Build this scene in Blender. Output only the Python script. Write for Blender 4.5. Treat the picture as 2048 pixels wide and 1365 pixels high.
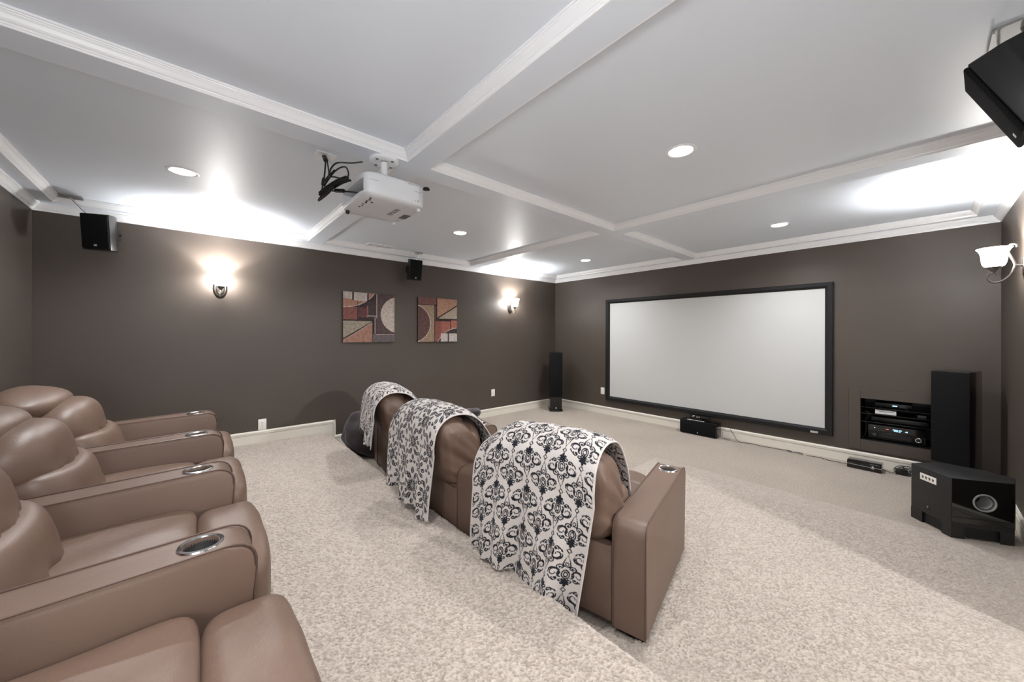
import bpy, bmesh, math, random
import numpy as np
from mathutils import Vector, Matrix
random.seed(7); rng = np.random.default_rng(7)
R = math.radians
PI = math.pi
scn = bpy.context.scene
for o in list(bpy.data.objects): bpy.data.objects.remove(o)
COL = scn.collection

# ------------------------------------------------------------------ camera
yaw, pit, rol = R(48.608), R(-0.01), R(0.131)
fw = Vector((-math.sin(yaw), math.cos(yaw), 0)); rt = Vector((math.cos(yaw), math.sin(yaw), 0)); up = Vector((0, 0, 1))
fw, up = fw*math.cos(pit)+up*math.sin(pit), up*math.cos(pit)-fw*math.sin(pit)
rt, up = rt*math.cos(rol)+up*math.sin(rol), up*math.cos(rol)-rt*math.sin(rol)
cd = bpy.data.cameras.new('camera'); cam = bpy.data.objects.new('camera', cd); COL.objects.link(cam)
m = Matrix((rt, up, -fw)).transposed().to_4x4(); m.translation = Vector((5.095, -5.695, 1.4616)); cam.matrix_world = m
cd.sensor_width = 36; cd.sensor_fit = 'HORIZONTAL'; cd.lens = 725.187/2048*36; cd.shift_y = -13.512/2048
cd.clip_start = 0.02; cd.clip_end = 50
scn.camera = cam

# ------------------------------------------------------------------ light levels, exposure
scn.view_settings.view_transform = 'Standard'; scn.view_settings.look = 'None'
scn.view_settings.gamma = 1; scn.view_settings.use_curve_mapping = False
scn.view_settings.exposure = 0.88
world = bpy.data.worlds.new('world'); scn.world = world; world.use_nodes = True
world.node_tree.nodes['Background'].inputs[0].default_value = (1, 1, 1, 1)
world.node_tree.nodes['Background'].inputs[1].default_value = 0.3
CAN_POWER = 13.0          # each recessed ceiling lamp, W
SCONCE_POWER = 22.0       # bulb seen through the open top of each glass shade
SHADE_GLOW = 58.0          # lit glass of the shades
CAN_COL = (0.96, 0.98, 1.0); SCONCE_COL = (0.97, 0.985, 1.0)

# hall lamp beyond the doorway in the right wall
hd_ = bpy.data.lights.new('hall_lamp', 'AREA'); hd_.shape = 'DISK'; hd_.size = .16; hd_.energy = 42; hd_.color = (.98, .985, 1)
ho = bpy.data.objects.new('hall_lamp', hd_); COL.objects.link(ho); ho.location = (7.35, -3.42, 2.08)
ho.rotation_euler = (0, R(72), 0)
# added fill lamp, unseen behind the camera, aimed up to brighten the ceiling
fl_d = bpy.data.lights.new('added_ceiling_fill', 'AREA'); fl_d.shape = 'DISK'; fl_d.size = 1.3; fl_d.energy = 16; fl_d.color = (.96, .98, 1)
fl_o = bpy.data.objects.new('added_ceiling_fill', fl_d); COL.objects.link(fl_o); fl_o.location = (5.15, -6.35, 1.25)
fl_o.rotation_euler = (Vector((1.5, -3.3, 2.75))-Vector((5.15, -6.35, 1.25))).to_track_quat('-Z', 'Y').to_euler()

W, L = 5.577, 6.737
ZC, ZS, ZT = 2.5275, 2.593, 2.655      # crown bottom, soffit, coffer ceiling
PZ, PY = 0.200, -4.395                 # platform height, platform front edge

# ------------------------------------------------------------------ materials
def srgb(r, g, b):
    f = lambda c: (c/255/12.92) if c/255 <= .04045 else ((c/255+.055)/1.055)**2.4
    return (f(r), f(g), f(b), 1)
def mat(name, col, rough=.5, metal=0, spec=.5, bump=None, var=None, sheen=0, coat=0, emit=None, es=0):
    mt = bpy.data.materials.new(name); mt.use_nodes = True
    nt = mt.node_tree; b = nt.nodes['Principled BSDF']
    b.inputs['Base Color'].default_value = col; b.inputs['Roughness'].default_value = rough
    b.inputs['Metallic'].default_value = metal; b.inputs['Specular IOR Level'].default_value = spec
    if sheen: b.inputs['Sheen Weight'].default_value = sheen
    if coat: b.inputs['Coat Weight'].default_value = coat; b.inputs['Coat Roughness'].default_value = .08
    if emit: b.inputs['Emission Color'].default_value = emit; b.inputs['Emission Strength'].default_value = es
    tc = nt.nodes.new('ShaderNodeTexCoord')
    if bump:                                   # list of (scale, strength, detail)
        prev = None
        for sc, st, de in bump:
            n = nt.nodes.new('ShaderNodeTexNoise'); n.inputs['Scale'].default_value = sc; n.inputs['Detail'].default_value = de
            nt.links.new(tc.outputs['Object'], n.inputs['Vector'])
            bp = nt.nodes.new('ShaderNodeBump'); bp.inputs['Strength'].default_value = st; bp.inputs['Distance'].default_value = .01
            nt.links.new(n.outputs['Fac'], bp.inputs['Height'])
            if prev: nt.links.new(prev.outputs['Normal'], bp.inputs['Normal'])
            prev = bp
        nt.links.new(prev.outputs['Normal'], b.inputs['Normal'])
    if var:                                    # (scale, amount)
        n = nt.nodes.new('ShaderNodeTexNoise'); n.inputs['Scale'].default_value = var[0]; n.inputs['Detail'].default_value = 4
        nt.links.new(tc.outputs['Object'], n.inputs['Vector'])
        mr = nt.nodes.new('ShaderNodeMapRange'); mr.inputs['From Min'].default_value = .3; mr.inputs['From Max'].default_value = .7
        mr.inputs['To Min'].default_value = 1-var[1]; mr.inputs['To Max'].default_value = 1+var[1]
        nt.links.new(n.outputs['Fac'], mr.inputs['Value'])
        mx = nt.nodes.new('ShaderNodeMix'); mx.data_type = 'RGBA'; mx.blend_type = 'MULTIPLY'; mx.inputs['Factor'].default_value = 1
        mx.inputs[6].default_value = col; nt.links.new(mr.outputs[0], mx.inputs[7]); nt.links.new(mx.outputs[2], b.inputs['Base Color'])
    return mt
M = {}
M['wall'] = mat('brown_satin_paint', srgb(78, 69, 62), .47, spec=.42, bump=[(220, .06, 2)], var=(2.0, .04))
M['ceil'] = mat('ceiling_paint', srgb(227, 234, 243), .44, spec=.4, bump=[(60, .02, 2)])
M['crown'] = mat('white_trim_gloss', srgb(246, 247, 249), .25)
M['base'] = mat('ivory_trim', srgb(226, 219, 207), .35)
M['black'] = mat('black_plastic', srgb(17, 17, 18), .35)
M['gloss'] = mat('piano_black', srgb(7, 7, 8), .06, coat=.5)
M['vinyl'] = mat('black_ash_vinyl', srgb(30, 29, 29), .45, bump=[(90, .15, 5)], var=(60, .25))
M['cloth'] = mat('speaker_grille_cloth', srgb(15, 15, 16), .85, spec=.2, bump=[(900, .3, 1)])
M['white'] = mat('white_plastic', srgb(232, 232, 230), .35)
M['plate'] = mat('ivory_plate', srgb(236, 231, 222), .35)
M['steel'] = mat('brushed_steel', srgb(200, 200, 200), .22, metal=1)
M['chrome'] = mat('satin_chrome', srgb(215, 215, 215), .12, metal=1)
M['bronze'] = mat('oiled_bronze', srgb(60, 54, 50), .32, metal=.7)
M['nickel'] = mat('sconce_nickel', srgb(120, 116, 112), .3, metal=.8)
M['frame'] = mat('screen_frame_velvet', srgb(25, 24, 25), .6, spec=.3)
M['screen'] = mat('projection_vinyl', srgb(198, 198, 196), .7, spec=.2)
M['dark'] = mat('dark_recess', srgb(10, 10, 11), .5)
M['suede'] = mat('bean_bag_suede', srgb(46, 37, 39), .8, spec=.2, sheen=.25, bump=[(6, .6, 3)], var=(9, .25))
M['cable'] = mat('cable_black', srgb(14, 14, 15), .45)
M['leather'] = mat('taupe_leather', srgb(110, 88, 75), .42, spec=.5, bump=[(420, .12, 3), (11, .30, 4)], var=(5, .05))
M['leather_side'] = mat('taupe_leather_fine', srgb(108, 87, 75), .46, spec=.45, bump=[(500, .10, 2)], var=(4, .04))
M['piping'] = mat('leather_piping', srgb(84, 64, 54), .45)
M['canvas_edge'] = mat('canvas_edge', srgb(42, 30, 28), .8)
M['bulb'] = mat('lamp_lens', (1, 1, 1, 1), .5, emit=(1, .97, .93, 1), es=7)
M['shade'] = mat('frosted_glass', srgb(235, 232, 226), .4, emit=(1, .985, .965, 1), es=SHADE_GLOW)
M['display'] = mat('blue_display', (0.02, .02, .03, 1), .3, emit=(.35, .65, 1, 1), es=3)
M['display_red'] = mat('red_display', (0.02, .0, .0, 1), .3, emit=(1, .2, .15, 1), es=1.2)
M['port'] = mat('port_grey', srgb(150, 150, 148), .4)
M['grey'] = mat('grey_print', srgb(95, 97, 100), .5)
M['silver'] = mat('silver_badge', srgb(190, 190, 190), .3, metal=.3)
M['proj'] = mat('projector_white', srgb(212, 214, 217), .33, bump=[(300, .02, 1)])
M['shelf'] = mat('black_glass_shelf', srgb(12, 12, 13), .1)

def carpet_mat():
    mt = bpy.data.materials.new('beige_frieze_carpet'); mt.use_nodes = True
    nt = mt.node_tree; N = nt.nodes; Lk = nt.links; b = N['Principled BSDF']
    b.inputs['Roughness'].default_value = .95; b.inputs['Specular IOR Level'].default_value = .1
    b.inputs['Sheen Weight'].default_value = .25
    tc = N.new('ShaderNodeTexCoord')
    mp = N.new('ShaderNodeMapping'); mp.inputs['Rotation'].default_value = (0, 0, R(35)); mp.inputs['Scale'].default_value = (1, 1.9, 1)
    Lk.new(tc.outputs['Object'], mp.inputs['Vector'])
    n1 = N.new('ShaderNodeTexNoise'); n1.inputs['Scale'].default_value = 85; n1.inputs['Detail'].default_value = 5; n1.inputs['Roughness'].default_value = .62
    n1.inputs['Distortion'].default_value = .4
    Lk.new(mp.outputs[0], n1.inputs['Vector'])
    n2 = N.new('ShaderNodeTexNoise'); n2.inputs['Scale'].default_value = 1.3; n2.inputs['Detail'].default_value = 3
    Lk.new(tc.outputs['Object'], n2.inputs['Vector'])
    # fibre colour, with shade in the gaps between tufts painted in
    cr = N.new('ShaderNodeValToRGB'); e = cr.color_ramp.elements
    e[0].position = .36; e[0].color = srgb(158, 141, 125); e[1].position = .58; e[1].color = srgb(210, 195, 179)
    Lk.new(n1.outputs['Fac'], cr.inputs['Fac'])
    mr = N.new('ShaderNodeMapRange'); mr.inputs['From Min'].default_value = .35; mr.inputs['From Max'].default_value = .65
    mr.inputs['To Min'].default_value = .95; mr.inputs['To Max'].default_value = 1.05
    Lk.new(n2.outputs['Fac'], mr.inputs['Value'])
    mx = N.new('ShaderNodeMix'); mx.data_type = 'RGBA'; mx.blend_type = 'MULTIPLY'; mx.inputs['Factor'].default_value = 1
    Lk.new(cr.outputs[0], mx.inputs[6]); Lk.new(mr.outputs[0], mx.inputs[7])
    Lk.new(mx.outputs[2], b.inputs['Base Color'])
    bp = N.new('ShaderNodeBump'); bp.inputs['Strength'].default_value = 1.0; bp.inputs['Distance'].default_value = .02
    Lk.new(n1.outputs['Fac'], bp.inputs['Height']); Lk.new(bp.outputs[0], b.inputs['Normal'])
    return mt
M['carpet'] = carpet_mat()

def attr_mat(name, rough=.9, sheen=.3, noise=None, bump=None):
    mt = bpy.data.materials.new(name); mt.use_nodes = True
    nt = mt.node_tree; N = nt.nodes; b = N['Principled BSDF']
    b.inputs['Roughness'].default_value = rough; b.inputs['Sheen Weight'].default_value = sheen
    b.inputs['Specular IOR Level'].default_value = .2
    a = N.new('ShaderNodeAttribute'); a.attribute_name = 'print'
    out = a.outputs['Color']
    tc = N.new('ShaderNodeTexCoord')
    if noise:
        n = N.new('ShaderNodeTexNoise'); n.inputs['Scale'].default_value = noise[0]; n.inputs['Detail'].default_value = 6; n.inputs['Roughness'].default_value = .7
        nt.links.new(tc.outputs['Object'], n.inputs['Vector'])
        mr = N.new('ShaderNodeMapRange'); mr.inputs['From Min'].default_value = .3; mr.inputs['From Max'].default_value = .7
        mr.inputs['To Min'].default_value = 1-noise[1]; mr.inputs['To Max'].default_value = 1+noise[1]
        nt.links.new(n.outputs['Fac'], mr.inputs['Value'])
        mx = N.new('ShaderNodeMix'); mx.data_type = 'RGBA'; mx.blend_type = 'MULTIPLY'; mx.inputs['Factor'].default_value = 1
        nt.links.new(out, mx.inputs[6]); nt.links.new(mr.outputs[0], mx.inputs[7]); out = mx.outputs[2]
    nt.links.new(out, b.inputs['Base Color'])
    if bump:
        n = N.new('ShaderNodeTexNoise'); n.inputs['Scale'].default_value = bump[0]; n.inputs['Detail'].default_value = 3
        nt.links.new(tc.outputs['Object'], n.inputs['Vector'])
        bp = N.new('ShaderNodeBump'); bp.inputs['Strength'].default_value = bump[1]; bp.inputs['Distance'].default_value = .004
        nt.links.new(n.outputs['Fac'], bp.inputs['Height']); nt.links.new(bp.outputs[0], b.inputs['Normal'])
    return mt
M['fleece'] = attr_mat('printed_fleece', .95, .08, bump=(260, .6))
M['painting'] = attr_mat('acrylic_painting', .6, 0, noise=(28, .38), bump=(60, .5))

# ------------------------------------------------------------------ mesh helpers
def mesh_obj(name, bm, mt, parent=None, smooth=True, loc=None, rotz=None):
    me = bpy.data.meshes.new(name); bm.to_mesh(me); bm.free()
    if mt is not None: me.materials.append(mt)
    if smooth:
        for p in me.polygons: p.use_smooth = True
        try: me.set_sharp_from_angle(angle=R(38))
        except Exception: pass
    o = bpy.data.objects.new(name, me); COL.objects.link(o)
    if parent: o.parent = parent
    if loc is not None: o.location = loc
    if rotz is not None: o.rotation_euler = (0, 0, rotz)
    return o
def tag(o, label=None, cat=None, group=None, kind=None):
    if label: o['label'] = label
    if cat: o['category'] = cat
    if group: o['group'] = group
    if kind: o['kind'] = kind
    return o
def empty(name, loc, rotz=0, label=None, cat=None, group=None):
    o = bpy.data.objects.new(name, None); COL.objects.link(o); o.location = loc; o.rotation_euler = (0, 0, rotz)
    o.empty_display_size = .05
    return tag(o, label, cat, group)
def struct(name, bm, mt, label, smooth=False, cat='room'):
    o = mesh_obj(name, bm, mt, None, smooth); tag(o, label, cat, None, 'structure'); return o
def new(): return bmesh.new()
def box(bm, x0, x1, y0, y1, z0, z1, bev=0, seg=2):
    b = bmesh.new()
    v = [b.verts.new((x, y, z)) for x in (x0, x1) for y in (y0, y1) for z in (z0, z1)]
    for f in ((0, 1, 3, 2), (4, 6, 7, 5), (0, 4, 5, 1), (2, 3, 7, 6), (0, 2, 6, 4), (1, 5, 7, 3)): b.faces.new([v[i] for i in f])
    if bev: bmesh.ops.bevel(b, geom=b.edges[:]+b.verts[:], offset=bev, segments=seg, profile=.5, affect='EDGES', clamp_overlap=True)
    bmesh.ops.recalc_face_normals(b, faces=b.faces[:])
    join(bm, b)
    return bm
def join(bm, b, mtx=None):
    if mtx is not None: bmesh.ops.transform(b, matrix=mtx, verts=b.verts[:])
    me = bpy.data.meshes.new('t'); b.to_mesh(me); b.free(); bm.from_mesh(me); bpy.data.meshes.remove(me)
def prism(bm, pts, axis, a0, a1, bev=0, seg=2, only_caps=False):
    """polygon pts (2D) extruded along axis ('x': pts are (y,z); 'y': (x,z); 'z': (x,y))"""
    b = bmesh.new()
    def P(p, a): return {'x': (a, p[0], p[1]), 'y': (p[0], a, p[1]), 'z': (p[0], p[1], a)}[axis]
    A = [b.verts.new(P(p, a0)) for p in pts]; B = [b.verts.new(P(p, a1)) for p in pts]
    fa = b.faces.new(A); fb = b.faces.new(B[::-1]); n = len(pts)
    for i in range(n): b.faces.new((A[i], B[i], B[(i+1) % n], A[(i+1) % n]))
    if bev:
        es = list(set(fa.edges[:]+fb.edges[:])) if only_caps else b.edges[:]
        bmesh.ops.bevel(b, geom=es, offset=bev, segments=seg, profile=.5, affect='EDGES', clamp_overlap=True)
    bmesh.ops.recalc_face_normals(b, faces=b.faces[:])
    join(bm, b); return bm
def lathe(bm, prof, c=(0, 0, 0), n=32, mtx=None, cap=False):
    b = bmesh.new(); rings = []
    for r, z in prof:
        if r < 1e-6: rings.append([b.verts.new((0, 0, z))])
        else: rings.append([b.verts.new((r*math.cos(2*PI*i/n), r*math.sin(2*PI*i/n), z)) for i in range(n)])
    for A, B in zip(rings, rings[1:]):
        for i in range(n):
            if len(A) == 1 and len(B) == 1: continue
            if len(A) == 1: b.faces.new((A[0], B[i], B[(i+1) % n]))
            elif len(B) == 1: b.faces.new((A[i], B[0], A[(i+1) % n]))
            else: b.faces.new((A[i], B[i], B[(i+1) % n], A[(i+1) % n]))
    bmesh.ops.recalc_face_normals(b, faces=b.faces[:])
    if mtx is not None: bmesh.ops.transform(b, matrix=mtx, verts=b.verts[:])
    join(bm, b, Matrix.Translation(c)); return bm
def smooth_path(pts, n=8):
    P = [Vector(p) for p in pts]
    if len(P) < 3: return P
    out = []; Q = [P[0]*2-P[1]]+P+[P[-1]*2-P[-2]]
    for i in range(1, len(Q)-2):
        a, b, c, d = Q[i-1], Q[i], Q[i+1], Q[i+2]
        for k in range(n):
            t = k/n
            out.append(.5*((2*b)+(-a+c)*t+(2*a-5*b+4*c-d)*t*t+(-a+3*b-3*c+d)*t**3))
    out.append(P[-1]); return out
def tube(bm, pts, r, n=8, smooth=6, radii=None):
    P = smooth_path(pts, smooth) if smooth else [Vector(p) for p in pts]
    b = bmesh.new(); rings = []
    prev = None
    for i, p in enumerate(P):
        t = (P[min(i+1, len(P)-1)]-P[max(i-1, 0)])
        if t.length < 1e-9: t = Vector((0, 0, 1))
        t.normalize()
        if prev is None:
            a = Vector((0, 0, 1)) if abs(t.z) < .9 else Vector((1, 0, 0)); u = t.cross(a).normalized()
        else:
            u = (prev-t*prev.dot(t)); u = u.normalized() if u.length > 1e-6 else t.orthogonal().normalized()
        prev = u; v = t.cross(u)
        rr = r if radii is None else radii(i/(len(P)-1))
        rings.append([b.verts.new(p+(u*math.cos(2*PI*k/n)+v*math.sin(2*PI*k/n))*rr) for k in range(n)])
    for A, B in zip(rings, rings[1:]):
        for k in range(n): b.faces.new((A[k], A[(k+1) % n], B[(k+1) % n], B[k]))
    b.faces.new(rings[0][::-1]); b.faces.new(rings[-1])
    join(bm, b); return bm
def cushion(bm, c, h, k=4.0, res=14, fn=None, mtx=None):
    """rounded box: centre c, half sizes h, k-norm exponent(s), optional deform"""
    b = bmesh.new(); bmesh.ops.create_cube(b, size=2)
    bmesh.ops.subdivide_edges(b, edges=b.edges[:], cuts=res, use_grid_fill=True)
    for v in b.verts:
        p = v.co; p = Vector([math.copysign(abs(x)**.9, x) for x in p])
        nrm = (abs(p.x)**k+abs(p.y)**k+abs(p.z)**k)**(1/k)
        p = p/nrm
        q = Vector((p.x*h[0], p.y*h[1], p.z*h[2]))
        if fn: q = fn(p, q)
        v.co = q
    if mtx is not None: bmesh.ops.transform(b, matrix=mtx, verts=b.verts[:])
    join(bm, b, Matrix.Translation(c)); return bm
def grid_mesh(name, P, mt, attr=None, attr_name='print'):
    r, c = P.shape[:2]; n = r*c; me = bpy.data.meshes.new(name)
    me.vertices.add(n); me.vertices.foreach_set('co', P.astype(np.float32).ravel())
    idx = np.arange(n).reshape(r, c); f = np.stack([idx[:-1, :-1], idx[:-1, 1:], idx[1:, 1:], idx[1:, :-1]], -1).reshape(-1, 4)
    me.loops.add(f.size); me.loops.foreach_set('vertex_index', f.astype(np.int32).ravel())
    me.polygons.add(len(f)); me.polygons.foreach_set('loop_start', np.arange(0, f.size, 4, dtype=np.int32))
    me.update(calc_edges=True); me.validate()
    me.polygons.foreach_set('use_smooth', np.ones(len(f), bool))
    if attr is not None:
        at = me.color_attributes.new(attr_name, 'FLOAT_COLOR', 'POINT'); at.data.foreach_set('color', attr.astype(np.float32).ravel())
    me.materials.append(mt); o = bpy.data.objects.new(name, me); COL.objects.link(o); return o
def tuft_noise(r, c, step, lx, ly, ang, seed):
    g = np.random.RandomState(seed).normal(size=(r, c)); F = np.fft.fft2(g)
    fy = np.fft.fftfreq(r, step)[:, None]; fx = np.fft.fftfreq(c, step)[None, :]
    a = R(ang); u = fx*math.cos(a)+fy*math.sin(a); v = -fx*math.sin(a)+fy*math.cos(a)
    h = np.real(np.fft.ifft2(F*np.exp(-2*(PI**2)*((u*lx)**2+(v*ly)**2)))); return h/h.std()
def boolean_cut(o, cutter_bm):
    me = bpy.data.meshes.new('cut'); cutter_bm.to_mesh(me); cutter_bm.free()
    c = bpy.data.objects.new('cut', me); COL.objects.link(c); c.matrix_world = o.matrix_world.copy()
    md = o.modifiers.new('b', 'BOOLEAN'); md.operation = 'DIFFERENCE'; md.solver = 'EXACT'; md.object = c
    bpy.context.view_layer.update()
    dg = bpy.context.evaluated_depsgraph_get()
    nm = bpy.data.meshes.new_from_object(o.evaluated_get(dg))
    o.modifiers.clear(); old = o.data; o.data = nm; nm.name = old.name
    bpy.data.objects.remove(c); bpy.data.meshes.remove(me)
    for p in o.data.polygons: p.use_smooth = True
    try: o.data.set_sharp_from_angle(angle=R(38))
    except Exception: pass
def text(name, s, size, mt, parent, mtx, extrude=.0006, label=None):
    cu = bpy.data.curves.new(name, 'FONT'); cu.body = s; cu.size = size; cu.extrude = extrude; cu.align_x = 'CENTER'; cu.align_y = 'CENTER'
    cu.resolution_u = 3
    t = bpy.data.objects.new('tmp', cu); COL.objects.link(t); bpy.context.view_layer.update()
    me = bpy.data.meshes.new_from_object(t.evaluated_get(bpy.context.evaluated_depsgraph_get()))
    bpy.data.objects.remove(t); bpy.data.curves.remove(cu)
    me.transform(mtx); me.materials.clear(); me.materials.append(mt); me.name = name
    o = bpy.data.objects.new(name, me); COL.objects.link(o); o.parent = parent
    if label: o['label'] = label
    return o
def axes(x, y, z, org):        # matrix with given local axes (columns)
    m = Matrix((Vector(x), Vector(y), Vector(z))).transposed().to_4x4(); m.translation = Vector(org); return m

# ------------------------------------------------------------------ room shell
T = .12
b = new(); box(b, -.0, W, PY-.02, 0, -.1, 0); fl = struct('floor', b, M['carpet'], 'beige shaggy carpet of the lower floor before the screen wall', cat='floor')
# platform with rounded nosing
b = new(); pts = [(-L, 0), (PY, 0), (PY+.012, .14)]
for i in range(7): a = i/6*PI/2; pts.append((PY-.035+.045*math.cos(a), PZ-.045+.045*math.sin(a)))
pts.append((-L, PZ)); prism(b, pts, 'x', 0, W)
struct('platform', b, M['carpet'], 'raised carpeted platform carrying the back row of recliners', smooth=True, cat='floor')
b = new(); box(b, -T, 0, -L-T, T, -.1, 2.8); struct('wall_left', b, M['wall'], 'dark brown painted side wall with two paintings and two sconces', cat='wall')
b = new(); box(b, 0, W, -L-T, -L, -.1, 2.8); struct('wall_rear', b, M['wall'], 'dark brown painted wall behind the back row of recliners', cat='wall')
DY0, DY1, DZ = -4.36, -2.68, 2.06
b = new(); box(b, W, W+T, -L-T, DY0, -.1, 2.8); box(b, W, W+T, DY1, T, -.1, 2.8); box(b, W, W+T, DY0, DY1, DZ, 2.8); struct('wall_right', b, M['wall'], 'dark brown painted side wall at the right with one sconce', cat='wall')
NX0, NX1, NZ0, NZ1 = 4.624, 5.255, .280, .748
b = new()
box(b, 0, NX0, 0, T, -.1, 2.8); box(b, NX1, W, 0, T, -.1, 2.8); box(b, NX0, NX1, 0, T, -.1, NZ0); box(b, NX0, NX1, 0, T, NZ1, 2.8)
struct('wall_front', b, M['wall'], 'dark brown painted wall carrying the projection screen and the equipment niche', cat='wall')

def pile_mat():
    mt = attr_mat('carpet_pile', .95, .25, noise=(1.6, .04), bump=(330, .8)); return mt
M['pile'] = pile_mat()
def painted_door_light(X, Y):            # doorway light painted into the pile colour, near side of a diagonal edge
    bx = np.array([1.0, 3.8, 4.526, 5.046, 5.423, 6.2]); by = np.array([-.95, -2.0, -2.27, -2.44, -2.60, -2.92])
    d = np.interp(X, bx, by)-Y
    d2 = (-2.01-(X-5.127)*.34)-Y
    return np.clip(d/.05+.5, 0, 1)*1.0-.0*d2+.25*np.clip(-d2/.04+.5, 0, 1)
def pile(name, path, x0, x1, step, seed, lab, amp=.0021):
    P = [Vector((0, a, c)) for a, c in path]; seg_ = [0]
    for a, c in zip(P, P[1:]): seg_.append(seg_[-1]+(c-a).length)
    n = int(seg_[-1]/step)+1; sl = np.linspace(0, seg_[-1], n); c_ = int((x1-x0)/step)+1; xl = np.linspace(x0, x1, c_)
    py_ = np.interp(sl, seg_, [p.y for p in P]); pz_ = np.interp(sl, seg_, [p.z for p in P])
    ty, tz = np.gradient(py_), np.gradient(pz_); ln_ = np.hypot(ty, tz); ny_, nz_ = -tz/ln_, ty/ln_
    X = np.tile(xl, (n, 1)); Y = np.tile(py_[:, None], (1, c_)); Z = np.tile(pz_[:, None], (1, c_))
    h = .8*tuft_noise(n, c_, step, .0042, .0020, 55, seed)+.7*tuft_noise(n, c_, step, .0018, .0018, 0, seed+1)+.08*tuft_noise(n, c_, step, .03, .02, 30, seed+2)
    e = np.minimum(np.minimum(np.arange(n)[:, None], np.arange(n)[::-1][:, None]), np.minimum(np.arange(c_)[None, :], np.arange(c_)[::-1][None, :]))*step
    fade = np.clip(e/.5, .0, 1)**.5 if name == 'carpet_pile_lower' else np.clip(e/.03, 0, 1)
    d = (.002+amp*h)*fade-.002*(1-fade)
    Y = Y+d*ny_[:, None]; Z = Z+d*nz_[:, None]
    X = X+.4*amp*tuft_noise(n, c_, step, .004, .004, 0, seed+3)*fade
    t_ = np.clip(.62+.26*h*(.35+.65*fade), 0, 1)[..., None]  # shade between tufts painted into the colour, darker where the pile is low
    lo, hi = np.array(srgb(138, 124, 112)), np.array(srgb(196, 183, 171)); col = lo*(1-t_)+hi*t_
    if name == 'carpet_pile_lower': col = col*(.89+.03*painted_door_light(X, Y))[..., None]
    col[..., 3] = 1
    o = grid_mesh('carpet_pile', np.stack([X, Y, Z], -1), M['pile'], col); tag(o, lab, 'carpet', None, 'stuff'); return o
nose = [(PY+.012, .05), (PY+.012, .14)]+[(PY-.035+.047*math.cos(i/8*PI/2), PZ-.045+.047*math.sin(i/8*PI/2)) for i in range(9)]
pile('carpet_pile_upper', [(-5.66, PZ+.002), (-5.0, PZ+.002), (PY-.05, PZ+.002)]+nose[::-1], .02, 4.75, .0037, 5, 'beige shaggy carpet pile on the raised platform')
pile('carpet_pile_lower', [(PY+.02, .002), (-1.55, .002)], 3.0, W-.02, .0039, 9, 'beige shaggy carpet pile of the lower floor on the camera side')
xs = [(.129, 2.691), (2.847, 5.437)]; ys = [(-6.604, -4.63), (-4.478, -2.231), (-2.076, -.107)]
cans = [(1.485, -5.75), (1.485, -3.33), (1.495, -.945), (4.05, -5.75), (4.05, -3.315), (4.06, -.92)]
b = new(); box(b, -T, W+T, -L-T, T, ZT, 2.8)
ce = struct('ceiling', b, M['ceil'], 'light grey ceiling of the six sunken coffers', cat='ceiling')
cb = new()
for x, y in cans: lathe(cb, [(0, ZT-.05), (.072, ZT-.05), (.072, ZT+.07), (0, ZT+.07)], (x, y, 0), 40)
boolean_cut(ce, cb)
for p in ce.data.polygons: p.use_smooth = False
# soffit border and beams (each its own piece)
def bar(name, x0, x1, y0, y1, lab):
    b = new(); box(b, x0, x1, y0, y1, ZS, ZT); return struct(name, b, M['ceil'], lab, cat='beam')
bar('soffit', 0, xs[0][0], -L, 0, 'narrow flat ceiling border along the wall with the paintings')
bar('soffit', xs[1][1], W, -L, 0, 'narrow flat ceiling border along the right wall')
bar('soffit', xs[0][0], xs[1][1], ys[2][1], 0, 'narrow flat ceiling border above the projection screen')
bar('soffit', xs[0][0], xs[1][1], -L, ys[0][0], 'narrow flat ceiling border above the back row')
bar('ceiling_beam', xs[0][1], xs[1][0], ys[0][0], ys[2][1], 'long ceiling beam running from the back wall to the screen wall, projector hung under it')
bar('ceiling_beam', xs[0][0], xs[0][1], ys[0][1], ys[1][0], 'cross beam between projector and painting wall')
bar('ceiling_beam', xs[1][0], xs[1][1], ys[0][1], ys[1][0], 'cross beam from projector towards the right wall')
bar('ceiling_beam', xs[0][0], xs[0][1], ys[1][1], ys[2][0], 'cross beam near the screen, painting wall half')
bar('ceiling_beam', xs[1][0], xs[1][1], ys[1][1], ys[2][0], 'cross beam near the screen, right wall half')

CROWN = [(0, 0), (.007, 0), (.007, .009), (.011, .011), (.013, .017), (.018, .019), (.024, .026), (.032, .038), (.038, .045),
         (.0385, .049), (.043, .050), (.045, .055), (.050, .056), (.050, .0655)]
def loop_mould(x0, x1, y0, y1, z0, h, prof, inward=True, smooth=True):
    b = bmesh.new(); s = h/prof[-1][1]; rings = []
    for cx, cy, dx, dy in ((x0, y0, 1, 1), (x1, y0, -1, 1), (x1, y1, -1, -1), (x0, y1, 1, -1)):
        rings.append([b.verts.new((cx+dx*d*s, cy+dy*d*s, z0+z*s)) for d, z in prof])
    for i in range(4):
        A, B = rings[i], rings[(i+1) % 4]
        for k in range(len(prof)-1): b.faces.new((A[k], B[k], B[k+1], A[k+1]))
    bmesh.ops.recalc_face_normals(b, faces=b.faces[:])
    return b
k = 1
o = struct('trim_1', loop_mould(0, W, -L, 0, ZC, ZS-ZC, CROWN), M['crown'], 'white crown moulding around the top of the brown walls', cat='moulding')
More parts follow.
